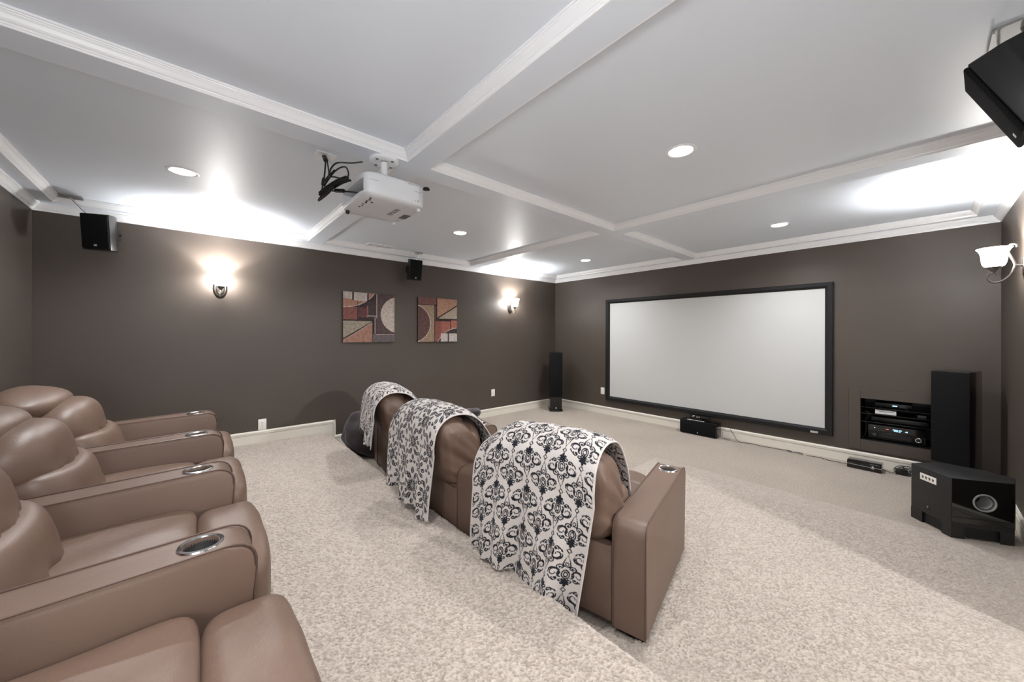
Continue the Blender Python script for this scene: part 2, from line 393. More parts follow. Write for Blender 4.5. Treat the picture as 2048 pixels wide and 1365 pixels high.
# doorway in the right wall (just out of frame) with the lit hall behind it
b = new()
for y0, y1, z0, z1 in ((DY0-.075, DY0, 0, DZ+.075), (DY1, DY1+.075, 0, DZ+.075), (DY0, DY1, DZ, DZ+.075)): box(b, W-.016, W, y0, y1, z0, z1, .004, 2)
box(b, W, W+T, DY0, DY0+.015, 0, DZ); box(b, W, W+T, DY1-.015, DY1, 0, DZ); box(b, W, W+T, DY0+.015, DY1-.015, DZ-.015, DZ)
struct('door_1', b, M['base'], 'ivory cased doorway in the right wall leading to the lit hall', cat='doorway')
HX = 8.3
b = new(); box(b, W, HX, -4.9, -2.2, -.1, 0); struct('hall_floor', b, M['carpet'], 'beige carpet of the hall beyond the doorway', cat='floor')
b = new(); box(b, HX, HX+.1, -5.0, -2.1, 0, 2.5); box(b, W+T, HX, -5.0, -4.9, 0, 2.5); box(b, W+T, HX, -2.2, -2.1, 0, 2.5); struct('wall_hall', b, M['plate'], 'pale walls of the hall beyond the doorway', cat='wall')
b = new(); box(b, W+T, HX+.1, -5.0, -2.1, 2.5, 2.6); struct('ceiling_hall', b, M['ceil'], 'white ceiling of the hall beyond the doorway', cat='ceiling')

names = {(0, 0): 'crown moulding of the coffer over the back row beside the painting wall', (0, 1): 'crown moulding of the middle coffer beside the painting wall',
         (0, 2): 'crown moulding of the coffer in the far left corner of the room', (1, 0): 'crown moulding of the coffer over the camera end',
         (1, 1): 'crown moulding of the large middle coffer beside the right wall', (1, 2): 'crown moulding of the coffer above the screen at the right'}
for i, (x0, x1) in enumerate(xs):
    for j, (y0, y1) in enumerate(ys):
        k += 1
        struct('trim_%d' % k, loop_mould(x0, x1, y0, y1, ZS, ZT-ZS, CROWN), M['crown'], names[(i, j)], cat='moulding')

# baseboards
BB = [(0, 0), (.016, 0), (.016, .094), (.010, .0945), (.010, .0985), (.020, .099), (.020, .108), (.012, .1085), (.012, .113), (.017, .1135), (.017, .124), (.009, .137), (0, .137)]
def bb_run(bm, side, a0, a1, z0=0):
    if side == 'left': prism(bm, [(p[0], z0+p[1]) for p in BB], 'y', a0, a1)
    if side == 'right': prism(bm, [(W-p[0], z0+p[1]) for p in BB], 'y', a0, a1)
    if side == 'front': prism(bm, [(-p[0], z0+p[1]) for p in BB], 'x', a0, a1)
    if side == 'rear': prism(bm, [(-L+p[0], z0+p[1]) for p in BB], 'x', a0, a1)
b = new(); bb_run(b, 'left', PY, 0); bb_run(b, 'left', -L, -4.325, PZ)
box(b, 0, .0158, -4.42, -4.3242, .10, PZ+.002)
prism(b, [(0, -4.324), (.016, -4.324)]+[(p[0], -4.285-(.137-p[1])) for p in BB[3:]], 'z', .128, PZ+.098)
prism(b, [(0, -4.327), (.0125, -4.327), (.0125, -4.320), (.009, -4.290), (0, -4.286)], 'z', PZ+.09, PZ+.1365)
struct('baseboard_left', b, M['base'], 'ivory baseboard under the paintings stepping down from the platform', cat='baseboard')
b = new(); bb_run(b, 'front', 0, W); struct('baseboard_front', b, M['base'], 'ivory baseboard under the projection screen', cat='baseboard')
b = new(); bb_run(b, 'right', DY1+.075, 0); bb_run(b, 'right', PY, DY0-.075); bb_run(b, 'right', -L, PY, PZ); struct('baseboard_right', b, M['base'], 'ivory baseboard along the right wall', cat='baseboard')
b = new(); bb_run(b, 'rear', 0, W, PZ); struct('baseboard_rear', b, M['base'], 'ivory baseboard along the wall behind the back row', cat='baseboard')

# ------------------------------------------------------------------ ceiling lamps
can_lab = ['recessed ceiling lamp over the back row between projector and painting wall', 'recessed ceiling lamp in the middle coffer beside the painting wall',
           'recessed ceiling lamp in the far left corner coffer', 'recessed ceiling lamp in the coffer above the camera',
           'recessed ceiling lamp in the large coffer right of the projector', 'recessed ceiling lamp in the coffer above the right half of the screen']
for (x, y), lab in zip(cans, can_lab):
    r = empty('recessed_light', (x, y, ZT), 0, lab, 'ceiling light', 'recessed lamps in the coffers')
    b = new(); lathe(b, [(.095, 0), (.095, -.003), (.090, -.005), (.078, -.005), (.071, -.001), (.071, .0)], n=48); mesh_obj('trim_ring', b, M['crown'], r)
    b = new(); lathe(b, [(.0715, 0), (.066, .02), (.060, .055)], n=48); mesh_obj('reflector', b, M['white'], r)
    b = new(); lathe(b, [(.0, .044), (.03, .045), (.052, .05), (.060, .055)], n=32); mesh_obj('lamp_lens', b, M['bulb'], r)
    ld = bpy.data.lights.new('can_lamp', 'AREA'); ld.shape = 'DISK'; ld.size = .11; ld.energy = CAN_POWER; ld.color = CAN_COL; ld.spread = R(150)
    lo = bpy.data.objects.new('can_lamp', ld); COL.objects.link(lo); lo.parent = r; lo.location = (0, 0, .03)

# ------------------------------------------------------------------ sconces (local: wall at x=0, room +x)
ARM = [(.0405, 2.096), (.040, 2.113), (.061, 2.123), (.080, 2.105), (.082, 2.083), (.066, 2.036), (.049, 1.986), (.049, 1.952), (.066, 1.901),
       (.094, 1.866), (.123, 1.851), (.151, 1.856), (.167, 1.888), (.158, 1.916), (.140, 1.926), (.123, 1.911), (.125, 1.893)]
def sconce(loc, rotz, lab, dz=0):
    t = empty('wall_sconce', (loc[0], loc[1], 0), rotz, lab, 'wall lamp', 'sconces on the side walls')
    b = new()
    mt = Matrix.Rotation(PI/2, 4, 'Y') @ Matrix.Diagonal((1.75, 1, 1, 1))
    lathe(b, [(0, .012), (.028, .012), (.034, .016), (.040, .010), (.048, .012), (.056, .008), (.064, .0), (0, 0)], n=40, mtx=mt); 
    for v in b.verts: v.co.z += 1.955
    mesh_obj('wall_plate', b, M['bronze'], t)
    b = new(); pts = [(x, 0, z) for x, z in ARM]
    tube(b, pts, .0055, 8, 5, radii=lambda s: .0045+.0025*math.sin(PI*min(1, s*1.1)))
    tube(b, [(.0, 0, 1.96), (.048, 0, 1.965)], .008, 8, 0)
    mesh_obj('scroll_arm', b, M['nickel'], t)
    b = new(); lathe(b, [(0, 1.925), (.010, 1.927), (.014, 1.938), (.028, 1.952), (.040, 1.966), (.036, 1.968), (0, 1.966)], (.138, 0, 0), 24)
    mesh_obj('shade_holder', b, M['nickel'], t)
    b = new(); prof = [(.036, 1.966), (.048, 1.975), (.056, 1.992), (.060, 2.02), (.062, 2.05), (.067, 2.075), (.076, 2.093), (.084, 2.102), (.083, 2.104),
                       (.074, 2.096), (.064, 2.078), (.059, 2.05), (.057, 2.02), (.053, 1.993), (.046, 1.978), (.0, 1.970)]
    lathe(b, prof, (.138, 0, 0), 40); mesh_obj('glass_shade', b, M['shade'], t)
    b = new(); lathe(b, [(0, 1.972), (.013, 1.972), (.013, 1.99), (.016, 2.0), (.018, 2.012), (.012, 2.024), (0, 2.028)], (.138, 0, 0), 16)
    mesh_obj('bulb', b, M['bulb'], t)
    ld = bpy.data.lights.new('sconce_lamp', 'POINT'); ld.energy = SCONCE_POWER; ld.color = SCONCE_COL; ld.shadow_soft_size = .012
    lo = bpy.data.objects.new('sconce_lamp', ld); COL.objects.link(lo); lo.parent = t; lo.location = (.138, 0, 2.042)
    return t
sconce((0, -5.468), 0, 'lit glass sconce on the left wall nearest the back row')
sconce((0, -1.256), 0, 'lit glass sconce on the left wall near the screen corner')
sconce((W, -1.256), PI, 'lit glass sconce on the right wall above the subwoofer')
sconce((W, -5.468), PI, 'lit glass sconce on the right wall beside the back row')

# ------------------------------------------------------------------ projection screen
t = empty('projection_screen', (0, 0, 0), 0, 'large fixed white projection screen in a black frame on the front wall', 'projection screen')
ox0, ox1, oz0, oz1 = 1.258, 4.392, .268, 2.089; ix0, ix1, iz0, iz1 = 1.340, 4.317, .344, 2.019
b = new(); bm = bmesh.new()
def fr(x0, x1, z0, z1, y): return [bm.verts.new((x, y, z)) for x, z in ((x0, z0), (x1, z0), (x1, z1), (x0, z1))]
lv = [fr(ox0, ox1, oz0, oz1, 0), fr(ox0, ox1, oz0, oz1, -.036), fr(ox0+.006, ox1-.006, oz0+.006, oz1-.006, -.042),
      fr(ix0-.026, ix1+.026, iz0-.026, iz1+.026, -.042), fr(ix0-.022, ix1+.022, iz0-.022, iz1+.022, -.038), fr(ix0, ix1, iz0, iz1, -.024), fr(ix0, ix1, iz0, iz1, -.012)]
for A, B in zip(lv, lv[1:]):
    for i in range(4): bm.faces.new((A[i], A[(i+1) % 4], B[(i+1) % 4], B[i]))
bmesh.ops.recalc_face_normals(bm, faces=bm.faces[:])
mesh_obj('frame', bm, M['frame'], t, smooth=False); b.free()
b = new(); box(b, ix0-.01, ix1+.01, -.018, -.010, iz0-.01, iz1+.01); mesh_obj('screen_fabric', b, M['screen'], t, smooth=False)
b = new(); box(b, 4.186, 4.258, -.0445, -.041, .274, .298); mesh_obj('maker_badge', b, M['silver'], t, smooth=False)['label'] = 'small silver badge on the lower right of the frame'

# ------------------------------------------------------------------ paintings
def raster(n, shapes, bg):
    g = (np.arange(n)+.5)/n; X, Y = np.meshgrid(g, g)
    img = np.tile(np.array(bg[:3]), (n, n, 1))
    for f, c in shapes: img[f(X, Y)] = np.array(c[:3])
    return img
rect = lambda a, b_, c, d: (lambda X, Y: (X >= a) & (X < c) & (Y >= b_) & (Y < d))
disc = lambda cx, cy, r, extra=None: (lambda X, Y: ((X-cx)**2+(Y-cy)**2 < r*r) & (True if extra is None else extra(X, Y)))
ring = lambda cx, cy, r, w, extra=None: (lambda X, Y: (abs(np.hypot(X-cx, Y-cy)-r) < w) & (True if extra is None else extra(X, Y)))
def seg(x0, y0, x1, y1, w):
    def f(X, Y):
        dx, dy = x1-x0, y1-y0; tt = np.clip(((X-x0)*dx+(Y-y0)*dy)/(dx*dx+dy*dy), 0, 1)
        return np.hypot(X-x0-tt*dx, Y-y0-tt*dy) < w
    return f
dk, cream = srgb(58, 42, 42), srgb(214, 190, 172)
p1 = [(rect(.63, 0, 1, .84), srgb(98, 72, 74)), (disc(.03, -.38, .68), srgb(190, 132, 100)), (rect(0, .30, .26, .55), srgb(150, 84, 70)),
      (rect(.27, .30, .46, .50), srgb(112, 62, 60)), (rect(.44, .26, .47, .5), srgb(165, 95, 78)), (rect(.47, .18, .62, .47), srgb(80, 60, 60)),
      (rect(.26, .18, .275, .55), dk), (ring(.03, -.38, .68, .008), cream), (rect(0, 0, .17, .14), srgb(212, 196, 182)), (rect(.20, .01, .45, .17), srgb(212, 196, 182)),
      (rect(.17, 0, .195, .17), dk), (rect(0, .545, .61, .58), dk), (rect(.55, .55, .60, .86), dk),
      (lambda X, Y: (X < .55) & (Y > .57) & (Y < .92-X*.62), srgb(172, 156, 132)), (lambda X, Y: (X < .55) & (Y > .57) & (Y >= .92-X*.62), srgb(182, 124, 100)),
      (seg(0, .93, .55, .585, .012), dk), (seg(.02, .95, .54, .60, .004), cream), (disc(1.10, .43, .375), srgb(208, 188, 172)), (ring(1.10, .43, .378, .007), cream),
      (seg(.635, .02, .635, .5, .007), cream), (seg(.47, .465, .62, .465, .005), cream), (seg(.60, .5, .60, .83, .005), cream), (rect(.56, .84, 1, 1), srgb(116, 100, 102)),
      (seg(.62, .845, 1, .845, .005), cream), (rect(.45, .02, .47, .18), dk), (rect(.47, 0, .475, .17), dk)]
p2 = [(rect(0, 0, .45, .17), srgb(132, 80, 74)), (rect(0, .17, .40, 1), srgb(170, 138, 104)), (disc(-.11, .585, .41), srgb(104, 70, 64)), (ring(-.11, .585, .413, .008), cream),
      (lambda X, Y: (X > .47) & (Y < .46) & (Y < .46-(X-.48)*.60), srgb(198, 138, 104)), (lambda X, Y: (X > .47) & (Y < .48) & (Y >= .46-(X-.48)*.60), srgb(192, 168, 142)),
      (seg(.48, .46, 1, .15, .014), dk), (rect(.40, .15, .455, 1), dk), (seg(.43, .2, .43, .9, .006), srgb(170, 130, 110)), (rect(0, .16, .46, .175), dk), (rect(.45, .47, 1, .515), dk),
      (rect(.42, .53, .58, 1), srgb(158, 80, 66)), (rect(.58, .53, .82, .85), srgb(182, 96, 74)), (rect(.83, .50, 1, .85), srgb(192, 106, 80)), (rect(.815, .5, .832, .75), dk),
      (disc(1.02, 1.28, .60), srgb(74, 58, 58)), (ring(1.02, 1.28, .60, .008), cream), (rect(.57, .81, .75, 1), srgb(214, 198, 186)), (rect(.78, .81, 1, 1), srgb(214, 198, 186))]
def painting(name, y0, y1, z0, z1, shapes, lab):
    t = empty(name, (0, (y0+y1)/2, (z0+z1)/2), 0, lab, 'painting', 'abstract canvases on the left wall')
    n = 150; img = raster(n, shapes, srgb(70, 50, 52)); lum_ = img.mean(-1, keepdims=True); img = (img*.74+lum_*.26)*.70; hw, hh = (y1-y0)/2, (z1-z0)/2
    g = np.linspace(0, 1, n); X, Y = np.meshgrid(g, g)
    verts = np.stack([np.full(X.size, .0352), (-hw+2*hw*X).ravel(), (hh-2*hh*Y).ravel()], 1)
    idx = np.arange(n*n).reshape(n, n); a, b_, c, d = idx[:-1, :-1], idx[:-1, 1:], idx[1:, 1:], idx[1:, :-1]
    faces = np.stack([a, d, c, b_], -1).reshape(-1, 4)
    me = bpy.data.meshes.new('painted_face'); me.from_pydata(verts.tolist(), [], faces.tolist())
    at = me.color_attributes.new('print', 'FLOAT_COLOR', 'POINT')
    rgba = np.ones((n*n, 4), np.float32); rgba[:, :3] = img.reshape(-1, 3); at.data.foreach_set('color', rgba.ravel())
    me.materials.append(M['painting']); o = bpy.data.objects.new('painted_face', me); COL.objects.link(o); o.parent = t
    b = new(); box(b, .001, .035, -hw, hw, -hh, hh, .002, 1); mesh_obj('stretched_canvas', b, M['canvas_edge'], t, smooth=False)
painting('canvas_painting', -4.205, -3.503, 1.348, 2.025, p1, 'square abstract canvas with a pale disc at its right edge')
painting('canvas_painting', -3.132, -2.440, 1.341, 2.025, p2, 'square abstract canvas with a dark half disc at its left edge')

# ------------------------------------------------------------------ outlets
def outlet(loc, nrm, lab, kind='duplex', w=.080, h=.126):
    ang = {'+x': 0, '-y': -PI/2}[nrm]
    t = empty('wall_plate', loc, ang, lab, 'outlet')
    b = new(); box(b, 0, .006, -w/2, w/2, -h/2, h/2, .003, 2); mesh_obj('cover_plate', b, M['plate'], t)
    if kind == 'duplex':
        for s in (-1, 1):
            b = new(); mt = Matrix.Rotation(PI/2, 4, 'Y')
            lathe(b, [(0, .009), (.016, .009), (.017, .006)], (0, 0, s*.02), 20, mtx=mt @ Matrix.Diagonal((.85, 1, 1, 1)))
            oo = mesh_obj('receptacle', b, M['plate'], t)
            b = new()
            for q in (-1, 1): box(b, .0088, .0096, q*.006-.0012, q*.006+.0012, s*.02-.002, s*.02+.007)
            box(b, .0088, .0096, -.002, .002, s*.02-.011, s*.02-.007)
            mesh_obj('slots', b, M['dark'], oo)
    else:
        b = new(); box(b, .005, .008, -.017, .017, -.033, .033, .001, 1); mesh_obj('insert', b, M['white'], t)
    for s in ((0,) if kind == 'duplex' else (-1, 1)):
        b = new(); lathe(b, [(0, .0075), (.003, .0073), (.003, .006)], (0, 0, s*.048), 10, mtx=Matrix.Rotation(PI/2, 4, 'Y')); mesh_obj('screw', b, M['silver'], t)
outlet((0, -5.082, .403), '+x', 'white power outlet on the left wall above the platform baseboard')
outlet((0, -1.655, .412), '+x', 'white wall plate on the left wall near the far corner', 'blank')
outlet((1.175, 0, .418), '-y', 'white wall plate touching the lower left of the screen frame', 'blank')

# ------------------------------------------------------------------ recliners
def round_poly(pts, rad, n=6):
    out = []; N = len(pts)
    for i in range(N):
        p = Vector(pts[i]); a = Vector(pts[i-1]); c = Vector(pts[(i+1) % N]); r = rad[i]
        if r <= 0: out.append(tuple(p)); continue
        u = (a-p).normalized(); v = (c-p).normalized(); half = math.acos(max(-1, min(1, u.dot(v))))/2
        d = r/math.tan(half); s = p+u*d; e = p+v*d
        for k in range(n+1):
            t = k/n; out.append(tuple(s*(1-t)**2+p*2*t*(1-t)+e*t*t))
    return out
ARM_POLY = round_poly([(-.03, .035), (-.03, .562), (.905, .587), (.865, .035)], [0, .07, .085, 0])
ARM_TOP = [p for p in ARM_POLY]
CUPY = .762
def cup_parts(arm, x, y, z):
    b = new(); lathe(b, [(.0440, -.075), (.0455, -.01), (.0465, 0), (.0475, .004), (.052, .0065), (.0580, .0045), (.0605, -.001), (.056, -.003)], (x, y, z), 40)
    lathe(b, [(0, -.075), (.044, -.075)], (x, y, z), 40)
    c = mesh_obj('cup_holder', b, M['steel'], arm); c['label'] = 'round stainless steel cup holder'
def armrest(parent, x, w=.165, name='armrest', cup=True):
    b = new(); prism(b, ARM_POLY, 'x', x-w/2, x+w/2, .010, 3, True)
    a = mesh_obj(name, b, M['leather_side'], parent)
    if cup:
        cb = new(); lathe(cb, [(0, .49), (.0455, .49), (.0455, .7), (0, .7)], (x, CUPY, 0), 36)
        bpy.context.view_layer.update(); boolean_cut(a, cb)
        a.data.materials.clear(); a.data.materials.append(M['leather_side'])
    b = new()
    for s in (-1, 1):
        path = [(x+s*(w/2-.004), p[0], p[1]) for p in ARM_POLY]
        cy, cz = .43, .3
        path = [(q[0], q[1]+(.003 if q[1] > cy else -.003), q[2]+(.002 if q[2] > .3 else 0)) for q in path]
        tube(b, path, .0035, 6, 0)
    mesh_obj('piping', b, M['piping'], a)
    if cup: cup_parts(a, x, CUPY, .5828)
    b = new(); box(b, x-w/2+.02, x+w/2-.02, 0.0, .84, 0, .036); mesh_obj('foot', b, M['dark'], a)
    return a
def wedge_arm(parent, pts, cup_xy):
    """arm whose plan tapers to the front; pts = rear-left, rear-right, front-right, front-left in parent space"""
    rl, rr, frr, fl_ = [Vector(p) for p in pts]
    b = bmesh.new(); n = len(ARM_POLY); y0, y1 = -.03, .905
    Ls, Rs = [], []
    for (y, z) in ARM_POLY:
        t = (y-y0)/(y1-y0); l = rl.lerp(fl_, t); r = rr.lerp(frr, t)
        Ls.append(b.verts.new((l.x, l.y, z))); Rs.append(b.verts.new((r.x, r.y, z)))
    f1 = b.faces.new(Ls); f2 = b.faces.new(Rs[::-1])
    for i in range(n): b.faces.new((Ls[i], Rs[i], Rs[(i+1) % n], Ls[(i+1) % n]))
    pl = [v.co.copy() for v in Ls]; pr = [v.co.copy() for v in Rs]
    bmesh.ops.bevel(b, geom=list(set(f1.edges[:]+f2.edges[:])), offset=.010, segments=3, profile=.5, affect='EDGES', clamp_overlap=True)
    bmesh.ops.recalc_face_normals(b, faces=b.faces[:])
    a = mesh_obj('wedge_armrest', b, M['leather_side'], parent)
    cb = new(); lathe(cb, [(0, .49), (.0455, .49), (.0455, .7), (0, .7)], (cup_xy[0], cup_xy[1], 0), 36)
    bpy.context.view_layer.update(); boolean_cut(a, cb); a.data.materials.clear(); a.data.materials.append(M['leather_side'])
    b = new()
    for P_ in (pl, pr): tube(b, [(p.x, p.y, p.z+(.001 if p.z > .3 else 0)) for p in P_], .0035, 6, 0)
    mesh_obj('piping', b, M['piping'], a)
    cup_parts(a, cup_xy[0], cup_xy[1], .5828)
    return a
HW = .336
def pleat(p, q, amp, freq, ph=0):
    # gathered leather along the lower seam
    m_ = max(0, 1-abs(p.z+.62)/.42)*max(0, p.y+.1)*(1-abs(p.x)**3)
    return 1.0*amp*m_*(abs(math.sin(q.x*freq*.6+ph+1.6*math.sin(q.x*17)))**.7*2-1)
def seat_parts(t, seed=0, front_row=False):
    rd = random.Random(seed); ph = rd.uniform(0, 6)
    b = new(); box(b, -HW, HW, .03, .80, .05, .31, .01); mesh_obj('seat_base', b, M['leather_side'], t)
    def fseat(p, q):
        q.z += .012*(1-p.x**2)*(1-p.y**2) if p.z > 0 else 0
        q.z += .0035*math.sin(q.x*26+ph+q.y*14)*max(0, p.z); return q
    b = new(); cushion(b, (0, .490, .365), (HW-.002, .268, .083), 9, 18, fseat); mesh_obj('seat_cushion', b, M['leather'], t)
    def froll(p, q):
        q.z += .006*math.sin(q.x*9+ph)*max(0, p.z)+.004*math.sin(q.x*31+q.y*22+ph)*max(0, p.y)
        if p.z > 0: q.z += .012*(1-p.x**2)
        return q
    b = new(); cushion(b, (0, .865, .292), (HW-.002, .118, .152), 4.6, 18, froll); mesh_obj('footrest', b, M['leather'], t)
    b = new(); box(b, -HW+.01, HW-.01, .80, .905, .06, .20, .02, 3); mesh_obj('footrest_panel', b, M['leather_side'], t)
    lean = Matrix.Rotation(R(13), 4, 'X')
    def flow(p, q):
        ax = abs(p.x)
        if p.z > 0: q.z += .060*ax**5*p.z-.030*(1-ax**2)*p.z; q.y -= .03*ax**4*max(0, p.z)
        q.y += .03*(1-ax**2)*(p.y > 0)*p.y + pleat(p, q, .012, 70, ph)
        return q
    b = new(); cushion(b, (0, .215, .500), (HW-.002, .132, .150), 3.6, 18, flow, lean); mesh_obj('lower_back_cushion', b, M['leather'], t)
    def fup(p, q):
        ax = abs(p.x); q.y += .025*(1-ax**2)*max(0, p.y)
        q.z += .02*(1-ax**2)*(1 if p.z > 0 else .6)*p.z
        q.y += pleat(p, q, .016, 62, ph+1); q.z += pleat(p, q, .006, 55, ph)
        if ax > .6: q.z *= 1-.25*(ax-.6)
        return q
    b = new(); cushion(b, (0, .115, .668), (HW-.03 if front_row else HW-.002, .150, .150), 2.8, 20, fup, Matrix.Rotation(R(12), 4, 'X')); mesh_obj('upper_back_cushion', b, M['leather'], t)
    def fhead(p, q):
        ax = abs(p.x); q.z *= 1-.28*ax**2.5; q.y += .015*(1-ax**2)*max(0, p.y)
        q.y += pleat(p, q, .012, 60, ph+2); return q
    b = new(); cushion(b, (0, -.005, .828), (HW-.05 if front_row else HW+.004, .140, .098), 2.5, 20, fhead, Matrix.Rotation(R(-12), 4, 'X')); mesh_obj('headrest', b, M['leather'], t)
    def fshell(p, q):
        q.y -= (q.z+.25)*.24
        if front_row and p.y > 0: q.y -= max(0, q.z)*.35
        if p.y < 0 or abs(p.x) > .6:      # slack gathered cover on the back
            s = abs(p.x)
            wr = math.sin(q.x*38+q.z*9*math.copysign(1, q.x)+ph)*.5+math.sin(q.x*83-q.z*14+ph)*.3
            q.y -= .007*wr*(1-abs(p.z)**4)
            if front_row and s > .5:
                fan = math.atan2(q.z+.28, .24-q.y*math.copysign(1, 1))
                q.x += math.copysign(1, q.x)*(.007*math.sin(fan*19+ph)+.004*math.sin(fan*37+q.z*8))*(1-abs(p.z)**5)*min(1, (s-.5)*3)
            else: q.x += .004*math.sin(q.z*40+q.y*50+ph)*s
        return q
    b = new(); cushion(b, (0, .115 if front_row else .075, .640), (HW+.003 if front_row else HW-.004, .168 if front_row else .110, .262 if front_row else .250), 4.2, 26, fshell); mesh_obj('back_cover', b, M['leather'], t)
    b = new(); box(b, -HW+.002, HW-.002, -.028, .02, .05, .425, .008, 2); mesh_obj('rear_panel', b, M['leather_side'], t)
    b = new(); tube(b, [(-HW+.01, -.027, .424), (HW-.01, -.027, .424)], .0035, 6, 0); mesh_obj('piping', b, M['piping'], t)
    for sx in (-.26, .26):
        for sy in (.10, .70):
            b = new(); lathe(b, [(0, 0), (.024, 0), (.028, .05), (0, .05)], (sx, sy, 0), 12); mesh_obj('foot', b, M['black'], t)

def recliner(x, y, z, rot, lab, grp, seed):
    t = empty('theater_recliner', (x, y, z), R(rot), lab, 'recliner', grp); seat_parts(t, seed, grp == G1); return t
G1 = 'leather recliners of the curved front row'
RY = -6.435
G2 = 'leather recliners of the back row on the platform'
back_lab = ['brown leather recliner of the back row next to the painting wall', 'brown leather recliner of the back row, second from the painting wall',
            'brown leather recliner of the back row, third from the painting wall', 'brown leather recliner of the back row nearest the camera']
back = []
for i in range(4):
    t = recliner(1.435+.85*i, RY, PZ, 0, back_lab[i], G2, 11+i); back.append(t)
    armrest(t, -.425)
    if i == 3: armrest(t, .425)
G1 = 'leather recliners of the curved front row'
S3 = (3.755, -4.200, 13.0); S2 = (2.684, -4.335, 0.0); S1 = (1.485, -4.200, -10.0)
r3 = recliner(S3[0], S3[1], 0, S3[2], 'front row brown leather recliner nearest the camera, small-print blanket over it', G1, 1); armrest(r3, .419)
r2 = recliner(S2[0], S2[1], 0, S2[2], 'middle brown leather recliner of the front row under the bold floral blanket', G1, 2)
r1 = recliner(S1[0], S1[1], 0, S1[2], 'front row brown leather recliner farthest from the camera, beside the bean bag', G1, 3); armrest(r1, -.422)
def w2l(S, x, y):
    a = R(S[2]); dx, dy = x-S[0], y-S[1]; return (dx*math.cos(a)+dy*math.sin(a), -dx*math.sin(a)+dy*math.cos(a))
def l2w(S, x, y):
    a = R(S[2]); return (S[0]+x*math.cos(a)-y*math.sin(a), S[1]+x*math.sin(a)+y*math.cos(a))
A_, B_ = l2w(S3, -.341, -.02), l2w(S3, -.341, .895)
wedge_arm(r2, [w2l(S2, 3.025, -4.36), w2l(S2, *A_), w2l(S2, *B_), w2l(S2, 3.025, -3.455)], w2l(S2, 3.15, -3.58))
A_, B_ = l2w(S1, .44, -.03), l2w(S1, .345, .895)
wedge_arm(r2, [w2l(S2, *A_), w2l(S2, 2.343, -4.36), w2l(S2, 2.343, -3.455), w2l(S2, *B_)], w2l(S2, 2.225, -3.57))

# ------------------------------------------------------------------ damask blankets
def motif_small(X, Y):
    """damask drop: tip up at y=.76, diamond tail at y=-.68, half width .5"""
    ax = np.abs(X); m_ = np.zeros(X.shape, bool); w = .020
    def el(cx, cy, rx, ry): return ((ax-cx)/rx)**2+((Y-cy)/ry)**2
    def rg(cx, cy, rx, ry, w=w): return np.abs(np.sqrt(el(cx, cy, rx, ry))-1)*min(rx, ry) < w
    def sp(cx, cy, r0, r1, a0, turns, flip=1, w=w):      # spiral scroll
        r = np.hypot(ax-cx, Y-cy); th = (flip*(np.arctan2(Y-cy, ax-cx)-a0)) % (2*PI); o = np.zeros(X.shape, bool)
        for k in range(3):
            tt = (th+2*PI*k)/(2*PI*turns); o |= (np.abs(r-(r0+(r1-r0)*tt)) < w*(1.25-.5*tt)) & (tt <= 1)
        return o
    m_ |= rg(0, 0, .050, .095, .016) | rg(0, 0, .105, .165, .018)
    m_ |= (el(.155, .01, .085, .145) < 1) & (el(.115, .03, .085, .135) > 1)            # black crescents by the centre
    m_ |= sp(.335, .055, .175, .045, -2.4, 1.15, -1) 
    m_ |= (el(.36, .10, .155, .150) < 1) & (el(.325, .055, .150, .150) > 1)             # leaf on the outer scroll
    m_ |= sp(.275, -.165, .085, .022, .6, 1.15, -1, .019) | (el(.27, -.165, .026, .026) < 1) | (np.abs(rg(.20, -.03, .27, .19, .016)) & (Y < -.05) & (ax > .30))
    m_ |= sp(.165, .265, .115, .03, -1.4, 1.3, 1) | (el(.16, .27, .028, .03) < 1)
    m_ |= sp(.13, -.235, .07, .02, 2.0, 1.2, 1)
    tear = np.sqrt((ax/(.105*np.clip((.76-Y)/.36, .02, 1)**.8))**2+(np.clip(.40-Y, 0, 1)/.11)**2); m_ |= (np.abs(tear-1)*.09 < .019) & (Y > .29) & (Y < .74)
    m_ |= (ax < .012) & (Y > .66) & (Y < .80)
    m_ |= rg(0, .40, .045, .06, .014)
    m_ |= (ax+.55*np.abs(Y+.30) < .095) | (el(.075, -.36, .055, .045) < 1) | (el(0, -.42, .045, .07) < 1)
    dd = ax/.085+np.abs(Y+.60)/.115; m_ |= (dd < 1) & (dd > .52)
    m_ |= (ax < .011) & (Y < -.68) & (Y > -.76)
    return m_
